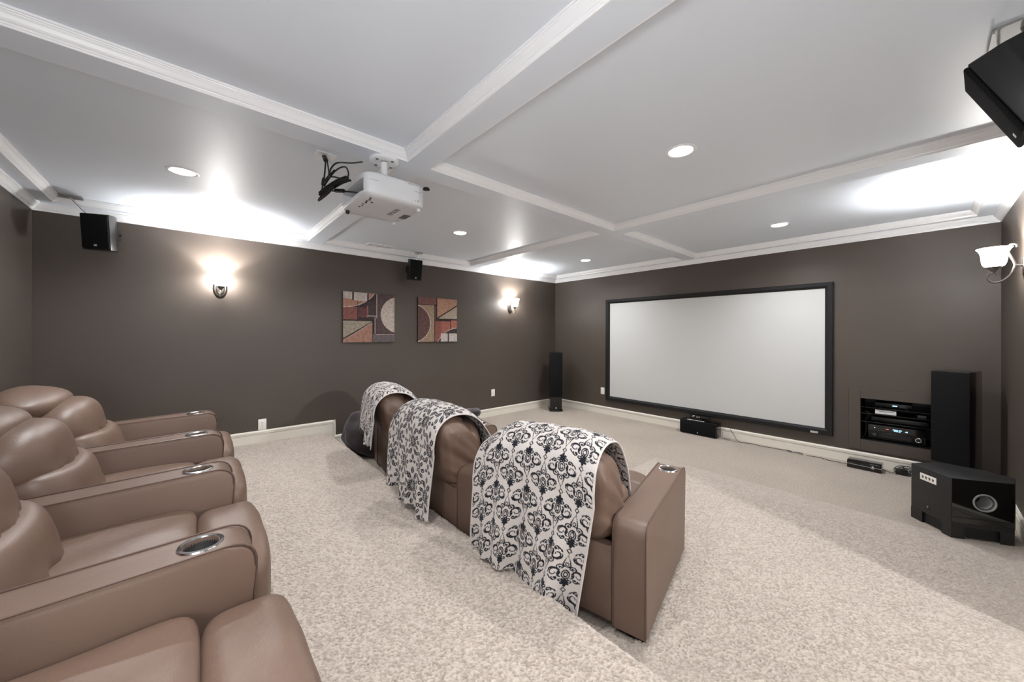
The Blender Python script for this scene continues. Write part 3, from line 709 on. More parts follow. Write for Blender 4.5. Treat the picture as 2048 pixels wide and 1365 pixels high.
def motif_big(X, Y):
    """large floral cluster inside a pointed oval, small scroll column beside it"""
    ax = np.abs(X); m_ = np.zeros(X.shape, bool)
    def sp(cx, cy, r0, r1, a0, turns, flip=1, w=.018):
        r = np.hypot(ax-cx, Y-cy); th = (flip*(np.arctan2(Y-cy, ax-cx)-a0)) % (2*PI); o = np.zeros(X.shape, bool)
        for k in range(3):
            tt = (th+2*PI*k)/(2*PI*turns); o |= (np.abs(r-(r0+(r1-r0)*tt)) < w*(1.3-.6*tt)) & (tt <= 1)
        return o
    def leaf(cx, cy, a, l, wd, bend=0):                    # black leaf with a pale vein
        c, s_ = math.cos(a), math.sin(a); u = ((ax-cx)*c+(Y-cy)*s_)/l/1.05; v = (-(ax-cx)*s_+(Y-cy)*c)/wd/1.25-bend*u*u
        return (np.abs(v) < (1-u*u)*(1+.18*np.sin(u*16))) & (np.abs(u) < 1) & (np.abs(v) > .10)
    r = np.hypot(X, Y); th = np.arctan2(Y, X)
    m_ |= (r > .035) & (r < .06)
    for k in range(6):
        a = PI/2-k*PI/5; m_ |= leaf(.14*math.cos(a)*(1 if abs(math.cos(a)) > 1e-6 else 0), .17*math.sin(a), a, .10, .045)
    m_ |= leaf(.13, .38, 1.25, .15, .060, .5) | leaf(.0, .60, PI/2, .13, .050) | leaf(.26, .20, .75, .13, .050, .4)
    m_ |= leaf(.14, -.36, -1.2, .15, .060, -.5) | leaf(.0, -.58, -PI/2, .14, .055) | leaf(.29, -.16, -.6, .13, .050, -.4)
    m_ |= sp(.37, .02, .085, .02, 2.6, 1.4, 1) | sp(.26, .42, .080, .02, 3.6, 1.4, -1) | sp(.26, -.43, .080, .02, 2.4, 1.4, 1) | sp(.10, .76, .06, .015, 3.6, 1.3, -1)
    m_ |= (np.hypot(ax-.37, Y-.02) < .028)
    return m_
def lattice(f, U, V, px, py, sx, sy, flip=True):
    out = np.zeros(U.shape, bool)
    for ox, oy in ((0, 0), (.5, .5)):
        X = ((U/px+ox) % 1)-.5; Y = ((V/py+oy) % 1)-.5
        if ox and flip: Y = -Y
        out |= f(X*px/sx, Y*py/sy)
    return out
WHITE, INK = srgb(198, 190, 185), srgb(27, 29, 36)
def blanket(name, S, x0, x1, path, bottom, style, lab, seed, slope_r=0, slope_l=0, fold=.030, zfront=None, z=0, crown=.34):
    """drapes from the seat front over the headrest and down the rear; path: (y,z) from front to rear crest; bottom(u) lower hem height"""
    P = np.array([tuple(p) for p in smooth_path([(0, a, c) for a, c in path], 14)])[:, 1:]
    seglen = np.r_[0, np.cumsum(np.hypot(*np.diff(P, axis=0).T))]
    ycut, zcut = P[-1]
    nx = int((x1-x0)/.0026)
    zb_min = min(bottom(u) for u in np.linspace(0, 1, 40))
    total = seglen[-1]+(zcut-zb_min); ns = int(total/.0028)
    u = np.linspace(0, 1, nx); rs = np.random.RandomState(seed)
    phs = rs.uniform(0, 6, 6)
    bot = np.array([bottom(a) for a in u])
    verts = np.zeros((ns, nx, 3)); UU = np.zeros((ns, nx)); VV = np.zeros((ns, nx))
    for i, s in enumerate(np.linspace(0, 1, ns)):
        # each column has its own length
        Ls = seglen[-1]+(zcut-bot); d = s*Ls
        y = np.interp(d, seglen, P[:, 0]); zz = np.interp(d, seglen, P[:, 1])
        hang = np.clip(d-seglen[-1], 0, None); zz = zz-hang
        x = x0+(x1-x0)*u
        hf = np.clip(hang/.55, 0, 1)
        # hem drifts sideways
        x = x+hf*(slope_l*(1-u)+slope_r*u)
        w = np.sin(u*15+phs[0])*.55+np.sin(u*27+phs[1])*.3+np.sin(u*47+phs[2])*.15
        crestm = np.clip(d/seglen[-1], 0, 1)
        y = y-fold*(hf**.8)*(w+.8)-.004*np.sin(u*22+d*9+phs[3])
        x = x+.4*fold*hf*np.cos(u*15+phs[0])
        ax = np.abs(x)/crown
        drop = .055*np.clip(ax, 0, 1)**5+np.clip(ax-1, 0, None)*.26
        zz = zz-drop*(1-.5*hf)
        y = y+np.clip(ax-1, 0, None)*.10*hf
        verts[i] = np.stack([x, y, zz+.002*np.sin(u*31+d*12+phs[4])], 1)
        UU[i] = (x1-x0)*u; VV[i] = d-.004*np.sin(u*9+phs[5])
    if style == 'small': ink = lattice(motif_small, UU+.015, -VV+.02, .196, .200, .150, .132)
    else: ink = lattice(motif_big, UU+.03, -VV, .225, .310, .172, .184, True)
    rgba = np.ones((ns, nx, 4), np.float32); rgba[...] = WHITE; rgba[ink] = INK
    edge = (UU < .008) | (UU > x1-x0-.008); rgba[edge] = WHITE
    o = grid_mesh(name, verts, M['fleece'], rgba)
    o.location = (S[0], S[1], z); o.rotation_euler = (0, 0, R(S[2]))
    md = o.modifiers.new('thick', 'SOLIDIFY'); md.thickness = .007; md.offset = 1
    tag(o, lab, 'blanket', 'black and white fleece throws on the front row')
    return o
def pl(points):
    xs_ = [p[0] for p in points]; ys_ = [p[1] for p in points]
    return lambda a: float(np.interp(a, xs_, ys_))
PATH = [(.340, .56), (.325, .64), (.292, .735), (.235, .82), (.178, .888), (.100, .938), (-.01, .957), (-.105, .932), (-.172, .862), (-.196, .77), (-.196, .70)]
blanket('throw_blanket', S3, -.43, .315, PATH, pl([(0, .34), (.12, .25), (.32, .22), (.46, .23), (.50, .15), (.7, .13), (1, .115)]), 'small',
        'cream throw with small black damask motifs over the front recliner nearest the camera', 3, slope_r=-.10, slope_l=.0, fold=.048)
blanket('throw_blanket', S2, -.37, .325, PATH, pl([(0, .33), (.3, .30), (.33, .27), (.70, .26), (.72, .22), (1, .26)]), 'big',
        'white throw with bold black floral print over the middle front recliner', 5, slope_r=-.03, slope_l=.02, fold=.042)
blanket('throw_blanket', S1, -.40, .335, PATH, pl([(0, .50), (.35, .47), (.45, .38), (.7, .36), (.8, .40), (1, .42)]), 'small',
        'cream throw with small black motifs over the farthest front recliner by the bean bag', 8, slope_r=-.06, slope_l=-.05, fold=.03)

# ------------------------------------------------------------------ bean bag and dark cushion
b = new()
def fbag(p, q):
    r = math.sin(p.x*7+p.z*5)*.018+math.sin(p.y*9-p.x*4)*.014+math.sin(p.z*11+p.y*3)*.010
    q *= (1+r/.4)
    if q.z < -.22: q.z = -.22-(q.z+.22)*.05
    q.z -= .05*(p.x**2); return q
cushion(b, (.60, -3.97, .258), (.36, .38, .275), 2.3, 22, fbag)
bb = mesh_obj('bean_bag', b, M['suede']); tag(bb, 'dark plum suede bean bag on the floor between the front row and the painting wall', 'bean bag')
b = new(); cushion(b, (0, 0, 0), (.16, .20, .055), 2.6, 14, lambda p, q: q*(1+.04*math.sin(p.x*9+p.y*7)))
dc = mesh_obj('throw_cushion', b, M['suede'], loc=(2.02, -3.66, .64)); dc.rotation_euler = (R(6), R(-12), R(-10))
tag(dc, 'dark throw cushion lying on the wedge armrest behind the bold floral blanket', 'cushion')

# ------------------------------------------------------------------ tower speakers
def tower(loc, rot, lab, w=.225, d=.33, h=1.12, plinth_narrow=True):
    t = empty('tower_speaker', loc, R(rot), lab, 'speaker', 'black floor-standing speakers flanking the screen')
    # local: front faces -y
    b = new(); box(b, -w/2, w/2, .0, d, .035, h, .006, 3); mesh_obj('cabinet', b, M['gloss'], t)
    b = new(); box(b, -w/2-.004, w/2+.004, -.018, .002, h*.245, h-.004, .006, 2); mesh_obj('grille', b, M['cloth'], t)
    b = new(); box(b, -w/2-.012, w/2+.012, -.012, d+.012, 0.012, .04, .005, 2); mesh_obj('plinth', b, M['gloss'], t)
    for sx in (-1, 1):
        for sy in (.01, d-.01):
            b = new(); lathe(b, [(0, 0), (.004, 0), (.014, .012), (0, .012)], (sx*w/2, sy, 0), 12); mesh_obj('spike', b, M['chrome'], t)
    b = new(); box(b, -.010, .010, -.004, .001, .055, .082, .001, 1); mesh_obj('badge', b, M['silver'], t)
    return t
tower((.515, -.545, 0), 48.0, 'black tower speaker standing in the far corner beside the screen')
tower((5.261, -.440, 0), -15.0, 'black tower speaker standing behind the subwoofer', w=.228, d=.345, h=1.125)

# ------------------------------------------------------------------ subwoofer
t = empty('subwoofer', (5.26, -1.36, 0), 0, 'large black angled subwoofer with round bass port on the carpet at the right', 'subwoofer')
poly = [(5.031, -1.350), (5.229, -1.585), (5.515, -1.425), (5.535, -1.26), (5.40, -1.165), (5.16, -1.165)]
pc = [(x-5.26, y+1.36) for x, y in poly]
b = new(); prism(b, pc, 'z', .085, .432, .004, 2); cab = mesh_obj('cabinet', b, M['vinyl'], t)
# port face (between corner 1 and 2): gloss panel with hole
P1, P2 = Vector((pc[1][0], pc[1][1], 0)), Vector((pc[2][0], pc[2][1], 0)); ex = (P2-P1).normalized(); nz = Vector((ex.y, -ex.x, 0)); wid = (P2-P1).length
mt_ = axes(ex, (0, 0, 1), nz, P1)
cb = new(); lathe(cb, [(0, -.14), (.042, -.14), (.046, .05), (0, .05)], n=40, mtx=mt_ @ Matrix.Translation((wid*.535, .276, 0)))
bpy.context.view_layer.update(); boolean_cut(cab, cb); cab.data.materials.clear(); cab.data.materials.append(M['vinyl'])
b = new(); g = bmesh.new(); nseg = 40; cx, cz, rr = wid*.535, .276, .047
inn = [g.verts.new((cx+rr*math.cos(2*PI*i/nseg), cz+rr*math.sin(2*PI*i/nseg), .003)) for i in range(nseg)]
def sqp(a):
    c, s = math.cos(a), math.sin(a); x0, x1, z0, z1 = .004-cx, wid-.004-cx, .118-cz, .428-cz
    k = min((x1/c if c > 1e-9 else (x0/c if c < -1e-9 else 1e9)), (z1/s if s > 1e-9 else (z0/s if s < -1e-9 else 1e9)))
    return cx+c*k, cz+s*k
angs = sorted(set([2*PI*i/nseg for i in range(nseg)]))
out = [g.verts.new((*sqp(a), .003)) for a in angs]
for i in range(nseg): g.faces.new((inn[i], inn[(i+1) % nseg], out[(i+1) % nseg], out[i]))
cor = [g.verts.new((x, z, .003)) for x, z in ((.004, .118), (wid-.004, .118), (wid-.004, .428), (.004, .428))]
for q in cor:
    aq = math.atan2(q.co.y-cz, q.co.x-cx) % (2*PI); i = int(aq/(2*PI)*nseg)
    g.faces.new((out[i], out[(i+1) % nseg], q))
bmesh.ops.recalc_face_normals(g, faces=g.faces[:]); join(b, g, mt_); mesh_obj('gloss_panel', b, M['gloss'], t, smooth=False)
b = new(); lathe(b, [(.038, -.10), (.040, -.03), (.045, -.006), (.052, .002), (.058, .006), (.062, .0045), (.0635, .0)], n=44, mtx=mt_ @ Matrix.Translation((wid*.535, .276, .003)))
pt = mesh_obj('bass_port', b, M['port'], t); pt['label'] = 'grey flared ring of the bass port'
b = new(); lathe(b, [(0, -.10), (.038, -.10)], n=44, mtx=mt_ @ Matrix.Translation((wid*.535, .276, .003))); mesh_obj('port_floor', b, M['dark'], pt)
b = new(); box(b, .01, wid-.01, .150, .158, .003, .006, .001, 1); join_tmp = None
bmesh.ops.transform(b, matrix=mt_, verts=b.verts[:]); mesh_obj('seam_strip', b, M['black'], t)
# feet: corner blocks leaving a dark gap
b = new(); prism(b, [(x*.93, y*.93) for x, y in pc], 'z', .012, .088); mesh_obj('base', b, M['dark'], t, smooth=False)
def foot(i, f=.28):
    a, c, e = Vector(pc[i-1]), Vector(pc[i]), Vector(pc[(i+1) % len(pc)])
    p = [c, c.lerp(e, f), c.lerp(e, f)+(a-c)*f*.5, c.lerp(a, f)+(e-c)*f*.2, c.lerp(a, f)]
    b = new(); prism(b, [tuple(q) for q in p], 'z', 0, .086); mesh_obj('foot', b, M['vinyl'], t, smooth=False)
for i, f in ((0, .30), (1, .22), (2, .22), (4, .3)): foot(i, f)
P0 = Vector((pc[0][0], pc[0][1], 0)); ex0 = (P1-P0).normalized(); nz0 = Vector((ex0.y, -ex0.x, 0)); w0 = (P1-P0).length
m0 = axes(ex0, (0, 0, 1), nz0, P0)
b = new(); box(b, w0*.25, w0*.66, .335, .385, 0, .0018, .0005, 1); bmesh.ops.transform(b, matrix=m0, verts=b.verts[:])
st = mesh_obj('sticker', b, M['plate'], t, smooth=False); st['label'] = 'white sticker with small black symbols'
for i in range(4):
    b = new(); box(b, w0*(.30+.085*i), w0*(.30+.085*i)+.014, .350, .354, .0018, .0024); box(b, w0*(.30+.085*i)+.004, w0*(.30+.085*i)+.014, .356, .368, .0018, .0024)
    box(b, w0*(.30+.085*i), w0*(.30+.085*i)+.003, .358, .372, .0018, .0024)
    bmesh.ops.transform(b, matrix=m0, verts=b.verts[:]); mesh_obj('symbol', b, M['black'], st, smooth=False)
b = new(); box(b, w0*.40, w0*.49, .128, .152, 0, .002); bmesh.ops.transform(b, matrix=m0, verts=b.verts[:]); bd = mesh_obj('badge', b, M['black'], t, smooth=False)
b = new(); lathe(b, [(.004, 0), (.0055, .0006), (.007, 0)], n=20, mtx=m0 @ Matrix.Translation((w0*.445, .143, .0022))); box(b, 0, .0001, 0, .0001, 0, .0001)
mesh_obj('emblem', b, M['silver'], bd)

# ------------------------------------------------------------------ centre speaker with motion sensor bar
t = empty('center_speaker', (2.935, -.11, 0), 0, 'low black centre speaker on the carpet under the screen', 'speaker')
b = new(); box(b, -.255, .255, -.085, .088, .008, .205, .008, 3); mesh_obj('cabinet', b, M['gloss'], t)
b = new(); box(b, -.253, .235, -.098, -.083, .010, .203, .005, 2); mesh_obj('grille', b, M['cloth'], t)
b = new(); box(b, -.006, .006, -.1005, -.097, .028, .048, .001, 1); mesh_obj('badge', b, M['silver'], t)
for sx in (-.22, .22):
    b = new(); box(b, sx-.02, sx+.02, -.07, .07, 0, .009); mesh_obj('rubber_foot', b, M['dark'], t)
t = empty('motion_sensor_bar', (2.93, -.10, .205), 0, 'glossy black motion sensor bar lying on the centre speaker', 'game sensor')
b = new(); box(b, -.04, .04, -.035, .03, 0, .022, .008, 3); mesh_obj('base', b, M['black'], t)
b = new(); box(b, -.012, .012, -.02, .01, .02, .03); mesh_obj('neck', b, M['black'], t)
b = new(); box(b, -.14, .14, -.04, .025, .028, .062, .010, 3); hd = mesh_obj('sensor_head', b, M['gloss'], t)
for q in (-.085, -.03, .0): 
    b = new(); lathe(b, [(0, .003), (.006, .003), (.008, 0)], (q, -.040, .045), 16, mtx=Matrix.Rotation(PI/2, 4, 'X')); mesh_obj('lens', b, M['silver'], hd)
b = new(); box(b, 2.78, 3.02, -.190, -.178, .205, .212, .002, 1); o = mesh_obj('slim_remote', b, M['silver']); tag(o, 'thin silver-edged remote lying on the centre speaker', 'remote')

# ------------------------------------------------------------------ game console on floor, adapter, cables
t = empty('game_console', (4.675, -.175, 0), R(-2), 'glossy black game console with round silver button on the carpet', 'game console')
b = new(); prism(b, [(-.135, .006), (.135, .006), (.135, .040), (.128, .046), (.135, .052), (.135, .082), (-.135, .082), (-.135, .052), (-.128, .046), (-.135, .040)], 'y', -.085, .085, .003, 2); mesh_obj('case', b, M['gloss'], t)
b = new(); box(b, -.134, .134, -.0875, -.084, .044, .0475); mesh_obj('front_seam', b, M['silver'], t)
b = new(); lathe(b, [(0, .006), (.010, .005), (.015, .002), (.016, 0)], (.068, -.085, .044), 24, mtx=Matrix.Rotation(PI/2, 4, 'X')); pb = mesh_obj('power_button', b, M['chrome'], t)
b = new(); box(b, -.12, -.08, -.0875, -.084, .055, .058); mesh_obj('lettering', b, M['grey'], t)
for sx in (-.11, .11):
    b = new(); box(b, sx-.012, sx+.012, -.07, .07, 0, .007); mesh_obj('foot', b, M['dark'], t)
t = empty('power_brick', (4.945, -.125, 0), R(12), 'black power adapter with coiled cables beside the game console', 'adapter')
b = new(); box(b, -.045, .045, -.03, .03, .002, .058, .006, 2); mesh_obj('case', b, M['black'], t)
b = new(); rr_ = random.Random(4)
for k_ in range(7):
    pts = []; c0 = (rr_.uniform(.0, .09), rr_.uniform(-.03, .03)); ra = rr_.uniform(.03, .065); tl = rr_.uniform(-.5, .5)
    for i in range(9):
        a = i/8*2*PI*.93+k_; pts.append((c0[0]+ra*math.cos(a), c0[1]+ra*.45*math.sin(a), .05+ra*.8*math.sin(a+tl)*.8))
    tube(b, [(x, y, max(.006, z)) for x, y, z in pts], .0032, 6, 4)
mesh_obj('cable_loops', b, M['cable'], t)
def cable(name, pts, r, lab, mt='cable', cat='cable', sm=5):
    b = new(); tube(b, pts, r, 6, sm); o = mesh_obj(name, b, M[mt]); return tag(o, lab, cat)
cable('power_cable', [(3.30, -.022, .135), (3.36, -.05, .06), (3.42, -.10, .006), (3.52, -.11, .006), (3.60, -.09, .006), (3.70, -.12, .006), (3.80, -.10, .006),
      (3.90, -.10, .008), (3.95, -.13, .02), (4.02, -.12, .014), (3.96, -.10, .016), (4.03, -.15, .012), (4.10, -.12, .018), (4.13, -.14, .010), (4.06, -.13, .02)], .0032,
      'black power cable with a small bundle on the carpet below the screen')
cable('console_cable', [(4.16, -.13, .005), (4.24, -.11, .005), (4.32, -.12, .005), (4.36, -.15, .005), (4.44, -.14, .005), (4.50, -.15, .006), (4.56, -.12, .02)], .003,
      'black cable running along the baseboard to the game console')
cable('speaker_wire', [(3.20, -.02, .12), (3.215, -.05, .04), (3.22, -.09, .005), (3.27, -.13, .005), (3.33, -.10, .005), (3.29, -.07, .005), (3.24, -.09, .005), (3.34, -.15, .005), (3.46, -.14, .005), (3.56, -.15, .005)], .0018,
      'thin looping speaker wire beside the centre speaker', 'grey')
cable('adapter_cable', [(4.80, -.15, .03), (4.84, -.14, .012), (4.88, -.16, .01), (4.91, -.13, .03)], .003, 'short black cable from the game console to its adapter')
cable('niche_cable', [(5.17, -.03, .30), (5.165, -.02, .24), (5.15, -.022, .16), (5.145, -.06, .1), (5.10, -.12, .02)], .003, 'black cable hanging out of the equipment niche behind the subwoofer')

# ------------------------------------------------------------------ equipment niche
t = empty('equipment_niche', (0, 0, 0), 0, 'recessed equipment niche with brown frame low in the screen wall', 'niche')
b = new()
fx0, fx1, fz0, fz1 = 4.527, 5.352, .163, .848
box(b, fx0, NX0, -.014, 0, fz0, fz1, .002, 1); box(b, NX1, fx1, -.014, 0, fz0, fz1, .002, 1); box(b, NX0, NX1, -.014, 0, fz0, NZ0, .0); box(b, NX0, NX1, -.014, 0, NZ1, fz1, .0)
mesh_obj('frame', b, M['wall'], t, smooth=False)
b = new(); D = .52
box(b, NX0-.02, NX0, T, D, NZ0-.02, NZ1+.02); box(b, NX1, NX1+.02, T, D, NZ0-.02, NZ1+.02); box(b, NX0, NX1, T, D, NZ0-.02, NZ0); box(b, NX0, NX1, T, D, NZ1, NZ1+.02); box(b, NX0-.02, NX1+.02, D, D+.02, NZ0-.02, NZ1+.02)
box(b, NX0, NX0+.003, .002, T, NZ0, NZ1); box(b, NX1-.003, NX1, .002, T, NZ0, NZ1); box(b, NX0, NX1, .002, T, NZ0, NZ0+.003); box(b, NX0, NX1, .002, T, NZ1-.003, NZ1)
mesh_obj('lining', b, M['dark'], t, smooth=False)
SH = [.648, .580, .486]
for z in SH:
    b = new(); box(b, NX0+.004, NX1-.004, .03, .46, z-.008, z, .001, 1); mesh_obj('shelf', b, M['shelf'], t, smooth=False)
t = empty('disc_player', (4.875, .12, SH[0]), 0, 'slim black disc player with blue display on the top shelf', 'disc player')
b = new(); box(b, -.14, .14, 0, .22, .004, .052, .003, 2); mesh_obj('case', b, M['black'], t)
b = new(); box(b, -.012, .030, -.001, .001, .018, .036); mesh_obj('display_window', b, M['gloss'], t)
text('clock_digits', '-00:03', .016, M['display'], t, axes((1, 0, 0), (0, 0, 1), (0, -1, 0), (.012, -.002, .027)))
for sx in (-.1, .1):
    b = new(); box(b, sx-.01, sx+.01, .01, .2, 0, .005); mesh_obj('foot', b, M['dark'], t)
b = new(); box(b, .045, .10, -.0012, .001, .016, .040); mesh_obj('button_panel', b, M['grey'], t)
t = empty('white_console', (4.820, .045, SH[1]), 0, 'small white game console lying on the second shelf', 'game console')
b = new(); box(b, -.082, .082, 0, .2, .002, .048, .003, 2); mesh_obj('case', b, M['white'], t)
b = new(); box(b, -.060, .060, -.001, .001, .030, .034); mesh_obj('disc_slot', b, M['dark'], t)
t = empty('network_box', (5.086, .10, SH[1]), 0, 'tiny dark box with grey front at the right of the second shelf', 'network box')
b = new(); box(b, -.034, .034, 0, .10, 0, .030, .003, 2); mesh_obj('case', b, M['black'], t)
b = new(); box(b, -.030, .030, -.001, .001, .004, .026); mesh_obj('front_label', b, M['grey'], t)
t = empty('disc_recorder', (4.92, .10, SH[2]), 0, 'flat black disc recorder on the third shelf above the receiver', 'disc player')
b = new(); box(b, -.215, .215, 0, .26, .004, .052, .003, 2); mesh_obj('case', b, M['black'], t)
b = new(); box(b, .02, .16, -.001, .001, .014, .024); mesh_obj('button_row', b, M['black'], t)
for sx in (-.17, .17):
    b = new(); box(b, sx-.012, sx+.012, .02, .24, 0, .005); mesh_obj('foot', b, M['dark'], t)
t = empty('av_receiver', (4.898, .075, NZ0+.003), 0, 'wide black audio receiver with lit display and two knobs in the niche', 'receiver')
b = new(); box(b, -.2175, .2175, 0, .34, .014, .172, .004, 2); mesh_obj('case', b, M['black'], t)
b = new(); box(b, -.2165, .2165, -.006, .002, .100, .170, .002, 1); up_ = mesh_obj('display_panel', b, M['gloss'], t)
text('display_line', 'HDMI 3  DTS', .012, M['display'], up_, axes((1, 0, 0), (0, 0, 1), (0, -1, 0), (.01, -.007, .137)))
text('display_line', 'MULTI CH', .011, M['display'], up_, axes((1, 0, 0), (0, 0, 1), (0, -1, 0), (.01, -.007, .124)))
text('volume_digits', '-25', .016, M['display'], up_, axes((1, 0, 0), (0, 0, 1), (0, -1, 0), (.078, -.007, .130)))
b = new(); box(b, -.075, -.055, -.0072, -.006, .132, .137); mesh_obj('red_indicator', b, M['display_red'], up_)
text('lettering', 'YAMAHA', .008, M['silver'], up_, axes((1, 0, 0), (0, 0, 1), (0, -1, 0), (-.175, -.007, .156)), .0003)
b = new(); box(b, -.168, -.160, -.0072, -.006, .134, .138); mesh_obj('standby_light', b, M['display'], up_)
b = new(); box(b, -.12, .115, -.005, .002, .035, .090, .002, 1); mesh_obj('flap', b, M['black'], t)
for x, r_ in ((-.165, .020), (.165, .030)):
    b = new(); lathe(b, [(0, .020), (r_*.8, .020), (r_, .012), (r_, 0)], (x, 0, .062), 28, mtx=Matrix.Rotation(PI/2, 4, 'X')); kb = mesh_obj('knob', b, M['black'], t)
    b = new(); lathe(b, [(r_*.55, .0202), (r_*.7, .0212), (r_*.82, .020)], (x, 0, .062), 28, mtx=Matrix.Rotation(PI/2, 4, 'X')); mesh_obj('knob_ring', b, M['chrome'] if x > 0 else M['grey'], kb)
for sx in (-.17, .17):
    b = new(); lathe(b, [(0, 0), (.02, 0), (.022, .015), (0, .015)], (sx, .04, 0), 16); mesh_obj('foot', b, M['black'], t)
cable('device_cable', [(4.65, .06, .60), (4.69, .05, .585), (4.685, .045, .54), (4.66, .04, .50), (4.67, .04, .42), (4.66, .04, .34), (4.635, .03, .29)], .0028, 'thin black cable hanging inside the left of the equipment niche')

# ------------------------------------------------------------------ satellite speakers
def satellite(mtx, lab, w=.185, h=.295, d=.17):
    """local: front faces -y, z up, origin at centre"""
    t = empty('satellite_speaker', (0, 0, 0), 0, lab, 'speaker', 'small black satellite speakers hung from the coffers'); t.matrix_world = mtx
    back_w = w*.62
    pts = [(-w/2, -d/2), (w/2, -d/2), (w/2, -d*.05), (back_w/2, d/2), (-back_w/2, d/2), (-w/2, -d*.05)]
    b = new(); prism(b, pts, 'z', -h/2, h/2, .005, 2); mesh_obj('cabinet', b, M['black'], t)
    b = new(); box(b, -w/2+.004, w/2-.004, -d/2-.014, -d/2+.001, -h/2+.012, h/2-.004, .008, 3); mesh_obj('grille', b, M['cloth'], t)
    b = new(); box(b, -.010, .010, -d/2-.0155, -d/2-.012, -h/2+.030, -h/2+.046, .001, 1); mesh_obj('badge', b, M['silver'], t)
    b = new()
    for s in (-1, 1):
        box(b, s*(back_w/2+.003)-.004, s*(back_w/2+.003)+.004, d/2-.03, d/2+.03, -.05, .05, .001, 1)
        lathe(b, [(0, .012), (.008, .012), (.009, 0)], (s*(back_w/2+.010), d/2+.012, 0), 12, mtx=Matrix.Rotation(s*PI/2, 4, 'Y'))
    box(b, -back_w/2, back_w/2, d/2+.022, d/2+.03, -.05, .05); mesh_obj('bracket', b, M['black'], t)
    return t
def mount(lab, plate, rod0, rod1, pw=.10, pl_=.07, rot=0, mt='white'):
    t = empty('ceiling_mount', (plate[0], plate[1], ZT), R(rot), lab, 'speaker mount', 'ceiling mounts of the satellite speakers')
    b = new(); box(b, -pl_/2, pl_/2, -pw/2, pw/2, -.008, 0, .002, 1); box(b, -pl_/2, -pl_/2+.006, -pw/2, pw/2, -.022, -.004); mesh_obj('ceiling_plate', b, M['port'], t)
    ml = Matrix.Rotation(-R(rot), 4, 'Z'); o = Vector((plate[0], plate[1], ZT))
    b = new(); tube(b, [ml @ (Vector(rod0)-o), ml @ (Vector(rod1)-o)], .006, 10, 0); mesh_obj('rod', b, M['steel'], t)
def sat_m(loc, yaw_, tilt=0, roll=0):
    return Matrix.Translation(loc) @ Matrix.Rotation(R(yaw_), 4, 'Z') @ Matrix.Rotation(R(roll), 4, 'Y') @ Matrix.Rotation(R(tilt), 4, 'X')
satellite(sat_m((.23, -6.30, 2.358), 68, 6), 'black satellite speaker at the rear left corner over the back row', .19, .31)
mount('ceiling mount of the speaker at the rear left corner', (.205, -6.50), (.205, -6.50, 2.65), (.17, -6.36, 2.47), .16, .06)
satellite(sat_m((.20, -3.29, 2.39), 88, 9), 'black satellite speaker above the two paintings')
mount('ceiling mount of the speaker above the paintings', (.20, -3.20), (.20, -3.19, 2.65), (.17, -3.27, 2.50))
satellite(sat_m((5.36, -3.47, 2.345), -94, 24, 0), 'large black satellite speaker at the upper right, cut by the frame', .20, .33, .19)
mount('silver ceiling mount of the upper right satellite speaker', (5.345, -3.27), (5.345, -3.30, 2.65), (5.37, -3.44, 2.44), .18, .15)
cable('ceiling_cable', [(5.30, -3.19, 2.65), (5.30, -3.20, 2.60), (5.33, -3.27, 2.56), (5.38, -3.45, 2.60), (5.40, -3.6, 2.65)], .004, 'grey cable curving over the upper right speaker', 'grey')

# ------------------------------------------------------------------ projector
t = empty('projector', (2.825, -4.785, 2.240), 0, 'white projector hanging upside down under the long ceiling beam', 'projector')
def fpr(p, q):
    if p.y > .4: q.y -= .030*abs(p.x)**3*(p.y-.4)/.6
    return q
b = new(); cushion(b, (0, 0, .076), (.230, .202, .076), 6.5, 24, fpr)
pj = mesh_obj('body', b, M['proj'], t)
cb = new(); box(cb, -.16, .19, -.25, -.13, .030, .100); bpy.context.view_layer.update(); boolean_cut(pj, cb); pj.data.materials.clear(); pj.data.materials.append(M['proj'])
b = new(); box(b, -.158, .188, -.135, -.131, .032, .098); cp = mesh_obj('connector_panel', b, M['grey'], pj)
for i in range(6):
    b = new(); box(b, -.13+.05*i, -.10+.05*i, -.139, -.134, .05, .066); mesh_obj('socket', b, M['dark'], cp)
b = new(); tube(b, [(.2283, -.17, .088), (.2293, .15, .088)], .0008, 4, 0); mesh_obj('case_seam', b, M['grey'], pj)
b = new()
for p0, p1 in (((.2288, .06, .125), (.2288, .06, .07)), ((.2288, .06, .125), (.2288, .135, .125)), ((.2288, .135, .125), (.2288, .135, .06))): tube(b, [p0, p1], .0008, 4, 0)
mesh_obj('lamp_cover_outline', b, M['grey'], pj)
b = new()
for i in range(3): box(b, .2262, .2282, .085+.018*i, .088+.018*i, .026, .040)
mesh_obj('side_vents', b, M['grey'], pj)
b = new(); lathe(b, [(0, .012), (.018, .010), (.022, 0)], (.205, .19, .128), 16); mesh_obj('air_filter_knob', b, M['dark'], pj)
b = new(); lathe(b, [(0, .030), (.030, .028), (.038, .012), (.040, 0)], (-.07, .188, .07), 28, mtx=Matrix.Rotation(-PI/2, 4, 'X')); ln = mesh_obj('lens_barrel', b, M['black'], t)
b = new(); lathe(b, [(0, .034), (.02, .032), (.027, .0285)], (-.07, .188, .07), 24, mtx=Matrix.Rotation(-PI/2, 4, 'X')); mesh_obj('front_glass', b, M['gloss'], ln)
for x, y in ((-.15, -.172), (-.19, .15), (.18, .15)):
    b = new(); lathe(b, [(0, -.016), (.010, -.015), (.012, -.004), (.012, .004), (0, .004)], (x, y, 0), 14); mesh_obj('adjuster_foot', b, M['black'] if y < 0 else M['proj'], t)
